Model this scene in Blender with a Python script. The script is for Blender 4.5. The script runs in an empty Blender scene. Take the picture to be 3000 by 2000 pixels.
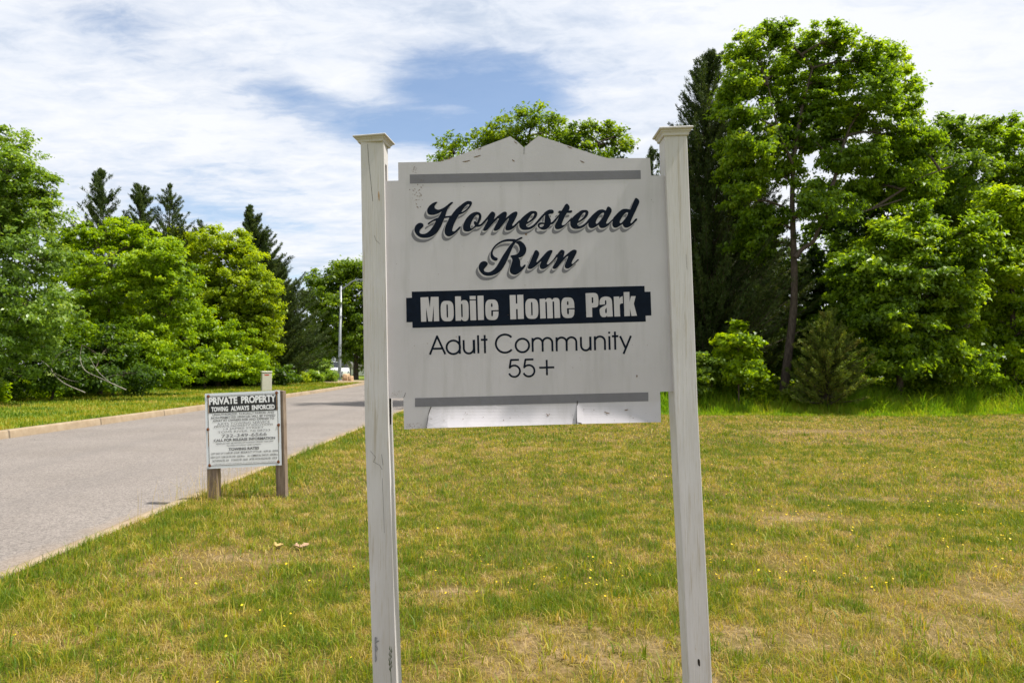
import bpy, math, random
import numpy as np
from mathutils import Vector, Matrix
from mathutils.geometry import delaunay_2d_cdt

R = math.radians
rng = np.random.default_rng(7)
random.seed(7)
scene = bpy.context.scene
COL = scene.collection
H_CAM, F, PITCH = 1.4, 2000.0, math.atan2(70, 2000)
CP, SP = math.cos(PITCH), math.sin(PITCH)

def P(x, y, Y):
    """Point of the world plane at distance Y seen at photo pixel (x, y) of 3000x2000."""
    a, b = (x - 1500) / F, -(y - 1000) / F
    dx, dy, dz = a, CP - b * SP, SP + b * CP
    t = Y / dy
    return Vector((dx * t, Y, H_CAM + dz * t))

# ------------------------------------------------------------------ materials
def new_mat(name):
    m = bpy.data.materials.new(name); m.use_nodes = True
    nt = m.node_tree; nt.nodes.clear()
    return m, nt
class NB:
    def __init__(s, nt): s.nt = nt
    def n(s, t, **kw):
        nd = s.nt.nodes.new(t)
        for k, v in kw.items():
            if hasattr(nd, k): setattr(nd, k, v)
        return nd
    def l(s, a, b): s.nt.links.new(a, b)
    def noise(s, vec, scale, detail=5, rough=.6, dist=0):
        nd = s.n('ShaderNodeTexNoise'); nd.inputs['Scale'].default_value = scale
        nd.inputs['Detail'].default_value = detail; nd.inputs['Roughness'].default_value = rough
        nd.inputs['Distortion'].default_value = dist
        if vec is not None: s.l(vec, nd.inputs['Vector'])
        return nd.outputs['Fac']
    def ramp(s, fac, stops, interp='LINEAR'):
        nd = s.n('ShaderNodeValToRGB'); cr = nd.color_ramp; cr.interpolation = interp
        while len(cr.elements) < len(stops): cr.elements.new(.5)
        for e, (p, c) in zip(cr.elements, stops):
            e.position = p; e.color = (c, c, c, 1) if isinstance(c, (int, float)) else (*c, 1)
        s.l(fac, nd.inputs['Fac']); return nd.outputs['Color']
    def math(s, op, a, b=None, clamp=False, c=None):
        nd = s.n('ShaderNodeMath', operation=op, use_clamp=clamp)
        for i, v in enumerate((a, b, c)):
            if v is None: continue
            if isinstance(v, (int, float)): nd.inputs[i].default_value = v
            else: s.l(v, nd.inputs[i])
        return nd.outputs[0]
    def mix(s, fac, a, b, blend='MIX'):
        nd = s.n('ShaderNodeMix', data_type='RGBA', blend_type=blend)
        for sock, v in ((nd.inputs[0], fac), (nd.inputs[6], a), (nd.inputs[7], b)):
            if isinstance(v, (int, float)): sock.default_value = v
            elif isinstance(v, tuple): sock.default_value = (*v, 1)
            else: s.l(v, sock)
        return nd.outputs[2]
    def pos(s, scale=(1, 1, 1), loc=(0, 0, 0), rot=(0, 0, 0), src='Object'):
        tc = s.n('ShaderNodeTexCoord'); mp = s.n('ShaderNodeMapping')
        mp.inputs['Scale'].default_value = scale; mp.inputs['Location'].default_value = loc
        mp.inputs['Rotation'].default_value = rot
        s.l(tc.outputs[src], mp.inputs['Vector']); return mp.outputs['Vector']
    def out(s, col, rough=.7, bump=None, bstr=.3, bdist=.01, spec=.3, metal=0, normal=None):
        b = s.n('ShaderNodeBsdfPrincipled'); o = s.n('ShaderNodeOutputMaterial')
        if isinstance(col, tuple): b.inputs['Base Color'].default_value = (*col, 1)
        else: s.l(col, b.inputs['Base Color'])
        if isinstance(rough, (int, float)): b.inputs['Roughness'].default_value = rough
        else: s.l(rough, b.inputs['Roughness'])
        b.inputs['Specular IOR Level'].default_value = spec; b.inputs['Metallic'].default_value = metal
        if bump is not None:
            bp = s.n('ShaderNodeBump'); bp.inputs['Strength'].default_value = bstr
            bp.inputs['Distance'].default_value = bdist
            s.l(bump, bp.inputs['Height']); s.l(bp.outputs[0], b.inputs['Normal'])
        s.l(b.outputs[0], o.inputs[0]); return b
M = {}
def simple(name, col, rough=.6, spec=.3, metal=0, var=.15, scale=8):
    m, nt = new_mat(name); nb = NB(nt)
    f = nb.noise(nb.pos(), scale, 6, .65)
    c = nb.ramp(f, [(.25, tuple(v * (1 - var) for v in col)), (.75, tuple(min(1, v * (1 + var)) for v in col))])
    nb.out(c, rough, f, .15, .005, spec, metal); M[name] = m

def board_paint():
    m, nt = new_mat('board_paint'); nb = NB(nt)
    p = nb.pos()
    fine = nb.noise(p, 260, 3, .7); big = nb.noise(p, 3.5, 5, .6)
    streak = nb.noise(nb.pos((9, 9, .9)), 2.2, 5, .65)
    c = nb.ramp(big, [(.3, (.465, .442, .463)), (.7, (.525, .502, .53))])
    st = nb.ramp(streak, [(.52, 0), (.74, .38)])
    c = nb.mix(st, c, (.32, .31, .30))
    sp = nb.ramp(nb.noise(p, 55, 4, .75), [(.70, 0), (.76, .75)])
    sp2 = nb.math('MULTIPLY', sp, nb.ramp(nb.noise(p, 6, 3), [(.45, 0), (.6, 1)]))
    c = nb.mix(sp2, c, (.22, .17, .12))
    nb.out(c, .55, fine, .25, .0015, .35); M['board_paint'] = m
board_paint()
def post_paint():
    m, nt = new_mat('post_paint'); nb = NB(nt)
    g = nb.noise(nb.pos((70, 70, 2.2)), 1.0, 6, .7, .3)
    g2 = nb.noise(nb.pos((190, 190, 7)), 1.0, 4, .7)
    big = nb.noise(nb.pos((6, 6, 2)), 1.4, 5, .6)
    c = nb.ramp(big, [(.3, (.49, .465, .45)), (.7, (.59, .57, .58))])
    cr = nb.ramp(g, [(.57, 0), (.66, .7)])
    c = nb.mix(cr, c, (.36, .31, .24))
    cr2 = nb.ramp(g2, [(.57, 0), (.64, .6)])
    c = nb.mix(cr2, c, (.45, .40, .33))
    tcz = nb.n('ShaderNodeSeparateXYZ'); nb.l(nb.pos(), tcz.inputs[0])
    green = nb.math('MULTIPLY', nb.ramp(nb.math('MULTIPLY', tcz.outputs[2], .4), [(.62, 0), (.95, .28)]), nb.ramp(big, [(.4, .3), (.6, 1)]))
    c = nb.mix(green, c, (.35, .32, .23))
    h = nb.math('ADD', nb.math('MULTIPLY', g, .7), nb.math('MULTIPLY', g2, .5))
    nb.out(c, .6, h, .55, .003, .3); M['post_paint'] = m
post_paint()
def wood():
    m, nt = new_mat('grey_wood'); nb = NB(nt)
    g = nb.noise(nb.pos((60, 60, 3)), 1.0, 6, .7, .6); b = nb.noise(nb.pos(), 7, 4)
    c = nb.ramp(g, [(.25, (.07, .05, .035)), (.5, (.20, .15, .11)), (.8, (.33, .27, .21))])
    c = nb.mix(nb.ramp(b, [(.5, 0), (.75, .6)]), c, (.10, .065, .045))
    nb.out(c, .8, g, .6, .004, .2); M['grey_wood'] = m
wood()
simple('navy_vinyl', (.005, .009, .019), .65, .08, var=.3, scale=40)
simple('grey_vinyl', (.172, .168, .188), .55, .15, var=.06, scale=30)
simple('letter_white', (.66, .635, .59), .55, .3, var=.05, scale=60)
simple('scuff', (.24, .24, .25), .7, .2, var=.5, scale=200)
simple('board_core', (.10, .065, .045), .85, .1, var=.5, scale=60)
simple('crack_dark', (.03, .024, .02), .9, .1)
simple('paint_chip', (.16, .10, .065), .9, .1, var=.5, scale=120)
simple('sign_white', (.60, .635, .67), .35, .4, var=.05, scale=12)
simple('sign_face', (.70, .71, .72), .4, .4, var=.05, scale=12)
simple('sign_black', (.022, .022, .024), .45, .4)
simple('sign_text', (.05, .05, .055), .5, .3)
simple('sign_text_faded', (.17, .17, .18), .5, .3)
simple('rust', (.16, .055, .02), .85, .2, var=.6, scale=150)
simple('rust_stain', (.38, .24, .13), .8, .2, var=.4, scale=60)
simple('galvanised', (.24, .255, .27), .42, .5, .35, var=.12, scale=5)
simple('cabinet_plastic', (.50, .47, .41), .6, .3, var=.08)
simple('sticker_red', (.42, .05, .03), .5, .3)
simple('sandstone', (.48, .32, .19), .85, .2, var=.35, scale=5)
simple('car_paint', (.72, .74, .76), .25, .5, var=.02)
simple('car_glass', (.02, .025, .03), .08, .5)
simple('tyre', (.02, .02, .02), .8, .2)
simple('wheel_metal', (.45, .45, .46), .4, .5, .6)
simple('lamp_lens', (.75, .74, .70), .3, .5, var=.03)
simple('siding', (.34, .31, .29), .7, .3, var=.08)
simple('skirting', (.66, .66, .64), .6, .3, var=.05)
simple('shingle', (.11, .105, .11), .9, .2, var=.3, scale=20)
simple('window_glass', (.03, .04, .05), .1, .5)
simple('trim_white', (.70, .70, .69), .5, .3, var=.04)
simple('dry_leaf', (.42, .29, .10), .7, .3, var=.3, scale=60)
simple('tan_leaf', (.42, .27, .17), .7, .3, var=.3, scale=60)
simple('kerb_yellow', (.62, .42, .03), .7, .3, var=.25, scale=30)
simple('patch_asphalt', (.07, .07, .072), .9, .2, var=.3, scale=60)

def foliage(name, stops, trans=.55, rough=.42, spec=.4):
    m, nt = new_mat(name); nb = NB(nt)
    at = nb.n('ShaderNodeAttribute', attribute_name='tint')
    c = nb.ramp(at.outputs['Fac'], stops)
    b = nb.n('ShaderNodeBsdfPrincipled'); nb.l(c, b.inputs['Base Color'])
    b.inputs['Roughness'].default_value = rough; b.inputs['Specular IOR Level'].default_value = spec
    tr = nb.n('ShaderNodeBsdfTranslucent')
    ct = nb.mix(1.0, c, (1.75, 1.55, .5), 'MULTIPLY'); nb.l(ct, tr.inputs['Color'])
    mx = nb.n('ShaderNodeMixShader'); mx.inputs[0].default_value = trans
    nb.l(b.outputs[0], mx.inputs[1]); nb.l(tr.outputs[0], mx.inputs[2])
    o = nb.n('ShaderNodeOutputMaterial'); nb.l(mx.outputs[0], o.inputs[0]); M[name] = m
foliage('leaf_oak',    [(0, (.065, .130, .008)), (.5, (.165, .285, .012)), (1, (.29, .41, .018))])
foliage('leaf_maple',  [(0, (.055, .110, .006)), (.5, (.130, .220, .008)), (1, (.23, .32, .012))])
foliage('leaf_fresh',  [(0, (.085, .160, .004)), (.5, (.225, .36, .006)), (1, (.35, .47, .010))])
foliage('leaf_yellow', [(0, (.110, .180, .003)), (.5, (.275, .385, .004)), (1, (.41, .49, .008))])
foliage('leaf_olive',  [(0, (.070, .130, .014)), (.5, (.150, .260, .026)), (1, (.28, .39, .07))], .5, .38, .5)
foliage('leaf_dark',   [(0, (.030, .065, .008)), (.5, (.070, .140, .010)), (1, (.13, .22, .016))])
foliage('needle',      [(0, (.028, .050, .012)), (.5, (.055, .092, .020)), (1, (.115, .145, .034))], .25, .6, .25)
foliage('needle_lit',  [(0, (.08, .13, .015)), (.5, (.16, .22, .03)), (1, (.28, .26, .05))], .25, .6, .25)
foliage('grass_blade', [(0, (.46, .35, .15)), (.2, (.42, .32, .075)), (.38, (.36, .315, .034)), (.58, (.265, .285, .015)), (.8, (.17, .235, .009)), (1, (.085, .16, .008))], .35, .5, .25)
foliage('tall_blade',  [(0, (.36, .33, .06)), (.5, (.22, .34, .014)), (1, (.14, .30, .012))], .55, .5, .25)
foliage('petal',       [(0, (.75, .52, .01)), (1, (.85, .68, .03))], .3, .5, .3)

def bark(name, a, b):
    m, nt = new_mat(name); nb = NB(nt)
    g = nb.noise(nb.pos((14, 14, 3)), 1.5, 6, .7, .5)
    c = nb.ramp(g, [(.3, a), (.7, b)]); nb.out(c, .9, g, .8, .02, .15); M[name] = m
bark('bark', (.035, .026, .02), (.14, .11, .085))
bark('bark_pale', (.16, .14, .115), (.36, .33, .28))

def lawn_mat():
    m, nt = new_mat('lawn_soil'); nb = NB(nt)
    p = nb.pos()
    a = nb.noise(p, .55, 6, .62); b = nb.noise(p, 5, 6, .7); c = nb.noise(p, 42, 4, .7)
    mixv = nb.math('ADD', nb.math('MULTIPLY', a, .5), nb.math('ADD', nb.math('MULTIPLY', b, .3), nb.math('MULTIPLY', c, .3)))
    col = nb.ramp(mixv, [(.40, (.045, .05, .006)), (.52, (.10, .08, .014)), (.62, (.15, .10, .032)), (.74, (.23, .155, .07))])
    sand = nb.ramp(nb.noise(p, 1.7, 5, .6), [(.68, 0), (.76, .7)])
    col = nb.mix(sand, col, (.40, .29, .16))
    sa = nb.n('ShaderNodeAttribute', attribute_name='sand')
    col = nb.mix(nb.ramp(nb.math('ADD', sa.outputs['Fac'], nb.math('MULTIPLY', nb.math('SUBTRACT', b, .55), 3.2)), [(.40, 0), (.95, .7)]), col, nb.ramp(c, [(.35, (.17, .115, .055)), (.6, (.30, .215, .115))]))
    col = nb.mix(nb.ramp(c, [(.35, .55), (.55, 0)]), col, (.10, .07, .03))
    nb.out(col, .9, nb.math('ADD', c, b), .6, .02, .15); M['lawn_soil'] = m
lawn_mat()
def verge_mat():
    m, nt = new_mat('verge_soil'); nb = NB(nt)
    p = nb.pos(); b = nb.noise(p, 1.2, 6, .65); c = nb.noise(p, 30, 4, .7)
    col = nb.ramp(nb.math('ADD', nb.math('MULTIPLY', b, .6), nb.math('MULTIPLY', c, .4)),
                  [(.35, (.05, .10, .010)), (.5, (.12, .17, .018)), (.65, (.26, .24, .05))])
    nb.out(col, .9, c, .6, .02, .15); M['verge_soil'] = m
verge_mat()
def road_mat():
    m, nt = new_mat('worn_asphalt'); nb = NB(nt)
    p = nb.pos()
    vo = nb.n('ShaderNodeTexVoronoi'); vo.inputs['Scale'].default_value = 70; nb.l(p, vo.inputs['Vector'])
    agg = vo.outputs['Color']; sx = nb.n('ShaderNodeSeparateColor'); nb.l(agg, sx.inputs[0])
    a = nb.noise(p, .5, 5, .6); f = nb.noise(p, 120, 3, .7)
    base = nb.ramp(a, [(.28, (.195, .170, .150)), (.72, (.25, .22, .197))])
    col = nb.mix(.6, base, nb.ramp(sx.outputs[0], [(0, .35), (.55, .95), (1, 1.3)]), 'MULTIPLY')
    col = nb.mix(.4, col, nb.ramp(f, [(.3, .5), (.7, 1.35)]), 'MULTIPLY')
    sp = nb.n('ShaderNodeSeparateXYZ'); nb.l(p, sp.inputs[0])
    ed = nb.math('ADD', sp.outputs[0], nb.math('MULTIPLY', nb.math('SUBTRACT', nb.noise(p, 1.3, 4), .5), .5))
    sand = nb.ramp(nb.math('MULTIPLY', nb.math('ADD', ed, 4.2), 1.0), [(.40, 0), (.72, .75)])
    col = nb.mix(sand, col, (.27, .205, .145))
    trk = nb.math('SINE', nb.math('MULTIPLY', nb.math('ADD', sp.outputs[0], nb.math('MULTIPLY', nb.noise(p, .25, 2), .6)), 3.6))
    col = nb.mix(nb.math('MULTIPLY', nb.ramp(trk, [(.3, 0), (.9, .22)]), nb.ramp(nb.noise(nb.pos((1, .15, 1)), 1.3, 4), [(.35, .2), (.65, 1)])), col, (.12, .11, .105))
    blot = nb.ramp(nb.noise(p, 2.3, 5, .65), [(.60, 0), (.72, .35)]); col = nb.mix(blot, col, (.11, .10, .092))
    # tar cracks running across the road
    w = nb.noise(p, .9, 3, .5)
    for y0, wd in ((13.6, .02), (19.5, .025), (26.5, .03)):
        yy = nb.math('ABSOLUTE', nb.math('SUBTRACT', nb.math('ADD', sp.outputs[1], nb.math('MULTIPLY', w, .8)), y0))
        col = nb.mix(nb.ramp(yy, [(0, .75), (wd, 0)]), col, (.07, .065, .06))
    nb.out(col, .85, nb.math('ADD', sx.outputs[0], f), .5, .006, .25); M['worn_asphalt'] = m
road_mat()
def concrete():
    m, nt = new_mat('tan_concrete'); nb = NB(nt)
    p = nb.pos(); a = nb.noise(p, 3, 6, .7); f = nb.noise(p, 60, 3, .7)
    col = nb.ramp(a, [(.3, (.23, .165, .10)), (.55, (.31, .24, .16)), (.8, (.38, .31, .225))])
    col = nb.mix(nb.ramp(f, [(.55, 0), (.75, .4)]), col, (.20, .15, .10))
    sp = nb.n('ShaderNodeSeparateXYZ'); nb.l(p, sp.inputs[0])
    j = nb.math('ABSOLUTE', nb.math('SUBTRACT', nb.math('FRACT', nb.math('MULTIPLY', sp.outputs[1], .33)), .5))
    col = nb.mix(nb.ramp(j, [(.004, .75), (.010, 0)]), col, (.07, .055, .04))
    st = nb.noise(nb.pos((1, .4, 1)), 1.1, 6, .7); col = nb.mix(nb.ramp(st, [(.52, 0), (.7, .55)]), col, (.13, .10, .07))
    nb.out(col, .85, f, .4, .006, .2); M['tan_concrete'] = m
concrete()

# ------------------------------------------------------------------ object helpers
def tag(o, label=None, cat=None, group=None, kind=None):
    if label: o['label'] = label
    if cat: o['category'] = cat
    if group: o['group'] = group
    if kind: o['kind'] = kind
    return o
def thing(name, label, cat, loc, group=None):
    o = bpy.data.objects.new(name, None); COL.objects.link(o); o.location = loc
    o.empty_display_size = .2
    return tag(o, label, cat, group)
def wloc(o):
    v = Vector((0, 0, 0))
    while o is not None: v = v + Vector(o.location); o = o.parent
    return v
class MB:
    """Mesh collector in WORLD coordinates with a material index per face."""
    def __init__(s): s.v = []; s.f = []; s.m = []
    def add(s, verts, faces, mi=0):
        k = len(s.v); s.v += [tuple(v) for v in verts]
        for f in faces: s.f.append([i + k for i in f]); s.m.append(mi)
    def hexa(s, b, t, mi=0):
        s.add(list(b) + list(t), [(3, 2, 1, 0), (4, 5, 6, 7), (0, 1, 5, 4), (1, 2, 6, 5), (2, 3, 7, 6), (3, 0, 4, 7)], mi)
    def box(s, a, b, mi=0, rot=0):
        x0, y0, z0 = a; x1, y1, z1 = b; cx, cy = (x0 + x1) / 2, (y0 + y1) / 2
        c, n = math.cos(rot), math.sin(rot)
        q = [(x0, y0), (x1, y0), (x1, y1), (x0, y1)]
        q = [(cx + (x - cx) * c - (y - cy) * n, cy + (x - cx) * n + (y - cy) * c) for x, y in q]
        s.hexa([(x, y, z0) for x, y in q], [(x, y, z1) for x, y in q], mi)
    def tube(s, pts, rad, sides=8, mi=0, cap=True):
        v, f = tube_np(np.array([tuple(p) for p in pts], float), np.array(rad, float), sides)
        s.add(v.tolist(), f.tolist(), mi)
        if cap:
            k = len(s.v) - len(v); n = len(pts)
            s.f.append([k + i for i in range(sides)][::-1]); s.m.append(mi)
            s.f.append([k + (n - 1) * sides + i for i in range(sides)]); s.m.append(mi)
    def build(s, name, mats, parent=None, bevel=0, smooth=False, origin=None):
        me = bpy.data.meshes.new(name)
        o0 = wloc(parent) if parent else Vector(origin or (0, 0, 0))
        me.from_pydata([(v[0] - o0.x, v[1] - o0.y, v[2] - o0.z) for v in s.v], [], s.f)
        for mt in (mats if isinstance(mats, (list, tuple)) else [mats]): me.materials.append(M[mt])
        me.polygons.foreach_set('material_index', s.m)
        if smooth: me.polygons.foreach_set('use_smooth', [True] * len(s.f))
        me.update()
        ob = bpy.data.objects.new(name, me); COL.objects.link(ob)
        if parent: ob.parent = parent
        else: ob.location = o0
        if bevel:
            bv = ob.modifiers.new('bevel', 'BEVEL'); bv.width = bevel; bv.segments = 2; bv.limit_method = 'ANGLE'
        return ob
def np_mesh(name, verts, faces, mat, parent=None, tint=None, smooth=False):
    """Big meshes from arrays: faces is an (n, k) array."""
    me = bpy.data.meshes.new(name)
    o0 = np.array(wloc(parent)) if parent else np.zeros(3)
    verts = verts - o0; n, k = faces.shape
    me.vertices.add(len(verts)); me.vertices.foreach_set('co', verts.astype(np.float32).ravel())
    me.loops.add(n * k); me.loops.foreach_set('vertex_index', faces.astype(np.int32).ravel())
    me.polygons.add(n); me.polygons.foreach_set('loop_start', np.arange(0, n * k, k, dtype=np.int32))
    me.polygons.foreach_set('loop_total', np.full(n, k, dtype=np.int32))
    if smooth: me.polygons.foreach_set('use_smooth', np.ones(n, bool))
    me.materials.append(M[mat])
    if tint is not None:
        a = me.attributes.new('tint', 'FLOAT', 'POINT'); a.data.foreach_set('value', tint.astype(np.float32))
    me.update(calc_edges=True)
    ob = bpy.data.objects.new(name, me); COL.objects.link(ob)
    if parent: ob.parent = parent
    return ob
def tube_np(p, r, sides=6):
    n = len(p); t = np.gradient(p, axis=0); t /= np.linalg.norm(t, axis=1)[:, None] + 1e-9
    ref = np.array([0, 0, 1.0]) if abs(t[0, 2]) < .9 else np.array([1.0, 0, 0])
    u = np.cross(t, ref); u /= np.linalg.norm(u, axis=1)[:, None] + 1e-9
    w = np.cross(t, u)
    a = np.linspace(0, 2 * np.pi, sides, endpoint=False)
    v = p[:, None, :] + r[:, None, None] * (np.cos(a)[None, :, None] * u[:, None, :] + np.sin(a)[None, :, None] * w[:, None, :])
    i = np.arange(n - 1)[:, None] * sides; j = np.arange(sides)[None, :]; j2 = (j + 1) % sides
    f = np.stack([i + j, i + j2, i + sides + j2, i + sides + j], -1).reshape(-1, 4)
    return v.reshape(-1, 3), f
class Tubes:
    def __init__(s): s.v = []; s.f = []; s.k = 0
    def add(s, p, r, sides=6):
        v, f = tube_np(np.asarray(p, float), np.asarray(r, float), sides)
        s.v.append(v); s.f.append(f + s.k); s.k += len(v)
    def build(s, name, mat, parent=None):
        return np_mesh(name, np.concatenate(s.v), np.concatenate(s.f), mat, parent, smooth=True)
def bez(p0, p1, p2, n=8):
    t = np.linspace(0, 1, n)[:, None]
    return (1 - t) ** 2 * np.asarray(p0) + 2 * (1 - t) * t * np.asarray(p1) + t ** 2 * np.asarray(p2)
def poly_smooth(pts, n=6):
    p = np.asarray(pts, float); p = np.vstack([2 * p[0] - p[1], p, 2 * p[-1] - p[-2]]); out = []
    for i in range(1, len(p) - 2):
        for t in np.linspace(0, 1, n, endpoint=False):
            out.append(.5 * ((2 * p[i]) + (-p[i - 1] + p[i + 1]) * t + (2 * p[i - 1] - 5 * p[i] + 4 * p[i + 1] - p[i + 2]) * t * t + (-p[i - 1] + 3 * p[i] - 3 * p[i + 1] + p[i + 2]) * t ** 3))
    out.append(p[-2]); return np.array(out)
def vnoise(x, y, seed=0):
    """Smooth 2-D value noise in 0..1."""
    r = np.random.default_rng(seed).random((64, 64))
    xi = np.floor(x).astype(int); yi = np.floor(y).astype(int); fx = x - xi; fy = y - yi
    fx = fx * fx * (3 - 2 * fx); fy = fy * fy * (3 - 2 * fy)
    g = lambda a, b: r[a % 64, b % 64]
    return (g(xi, yi) * (1 - fx) + g(xi + 1, yi) * fx) * (1 - fy) + (g(xi, yi + 1) * (1 - fx) + g(xi + 1, yi + 1) * fx) * fy
def fbm(x, y, seed=0, o=4):
    s = 0; a = .5; t = 0
    for k in range(o):
        s = s + a * vnoise(x * 2 ** k + 17 * k, y * 2 ** k + 31 * k, seed + k); t += a; a *= .55
    return s / t

# ------------------------------------------------------------------ foliage generators
def leaf_quads(c, nrm, ax, L, W, fold=.25):
    """One folded rhombus per leaf. c centre, nrm normal, ax long axis."""
    ax = ax - nrm * np.sum(ax * nrm, 1)[:, None]
    ax /= np.linalg.norm(ax, axis=1)[:, None] + 1e-9
    sd = np.cross(nrm, ax)
    L = L[:, None]; W = W[:, None]
    b = c - ax * L * .5; t = c + ax * L * .5 - nrm * L * .12
    l = c + sd * W * .5 + nrm * W * fold - ax * L * .05; r = c - sd * W * .5 + nrm * W * fold - ax * L * .05
    v = np.stack([b, r, t, l], 1).reshape(-1, 3)
    return v, np.arange(len(v)).reshape(-1, 4)
def unit(a): return a / (np.linalg.norm(a, axis=1)[:, None] + 1e-9)

def broadleaf(name, label, cat, base, Y, trunk, lobes, mat, n_leaf, leaf=.12, group=None, tr=.14, seed=1,
              barkm='bark', dens=1.0, clump=.42, limbs=(), depth=1.0, hang=.0, base_z=0.0):
    """lobes: (px, py, rx_px, ry_px[, dY]) ellipsoids of leaf clumps read at distance Y; trunk: pixel path from the ground up."""
    g = np.random.default_rng(seed)
    root = thing(name, label, cat, (P(*base, Y).x, Y, base_z), group)
    s = Y / F
    tp = [np.array(P(x, y, Y + (dy[0] if dy else 0))) for x, y, *dy in trunk]
    tp[0][2] = base_z - .1
    tpath = poly_smooth(tp, 6); zt = tpath[:, 2]
    T = Tubes()
    T.add(tpath, tr * (1 - .8 * np.linspace(0, 1, len(tpath)) ** .9) * np.where(np.arange(len(tpath)) == 0, 1.35, 1), 8)
    limb_pts = [tpath[len(tpath) // 3:]]
    for lp, r0 in limbs:
        q = poly_smooth([np.array(P(x, y, Y + (dy[0] if dy else -.4))) for x, y, *dy in lp], 5)
        T.add(q, np.linspace(r0, r0 * .3, len(q)), 6); limb_pts.append(q)
    C, wgt = [], []
    for lb in lobes:
        x, y, rx, ry = lb[:4]; dY = lb[4] if len(lb) > 4 else g.normal(0, .5)
        c = np.array(P(x, y, Y + dY)); a, b = rx * s, ry * s
        allp = np.concatenate(limb_pts)
        d = np.linalg.norm((allp - c) * [1, 1, 1.3], axis=1) + np.maximum(0, allp[:, 2] - c[2] + .2) * 3
        st = allp[np.argmin(d)]
        q = bez(st, (st + c) / 2 + [0, 0, .15 * np.linalg.norm(c - st)] + g.normal(0, .1, 3), c, 8)
        T.add(q, np.linspace(min(tr * .38, .05), .014, 8), 5); limb_pts.append(q)
        n = max(4, int(9 * dens * (a * b / (clump * clump)) * 1.3))
        dr = unit(g.normal(0, 1, (n, 3))); rad = g.random(n) ** .42; rad = np.where(g.random(n) < .16, g.uniform(1.0, 1.3, n), rad)
        pts = c + dr * rad[:, None] * np.array([a, max(a, b) * .9 * depth, b])
        C.append(pts); wgt.append(np.full(n, g.normal(0, .10)))
        for k in range(0, n, 3):
            e = pts[k]; j = q[g.integers(3, 8)]
            T.add(bez(j, (j + e) / 2 + [0, 0, .08], e, 5), np.linspace(.014, .005, 5), 4)
    C = np.concatenate(C); nc = len(C)
    ctint = np.concatenate(wgt) + g.normal(0, .16, nc)
    n_leaf = int(n_leaf * 1.35); per = g.integers(0, nc, n_leaf)
    csz = clump * g.uniform(.45, 1.15, nc)
    off = g.normal(0, 1, (n_leaf, 3)) * np.array([.37, .37, .21]) * csz[per][:, None]
    pos = C[per] + off
    cen = np.average(C, 0)
    outw = unit(off + .3 * unit(pos - cen))
    nr = unit(np.array([0, 0, .5]) + .7 * outw + g.normal(0, .6, (n_leaf, 3)))
    ax = unit(outw + g.normal(0, .6, (n_leaf, 3)) + [0, 0, -.3 - hang])
    L = 1.12 * leaf * g.uniform(.6, 1.25, n_leaf); W = L * g.uniform(.45, .66, n_leaf)
    v, f = leaf_quads(pos, nr, ax, L, W)
    tint = np.clip(.48 + ctint[per] + g.normal(0, .14, n_leaf), 0, 1)
    np_mesh('crown', v, f, mat, root, np.repeat(tint, 4))
    T.build('trunk', barkm, root)
    return root

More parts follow.
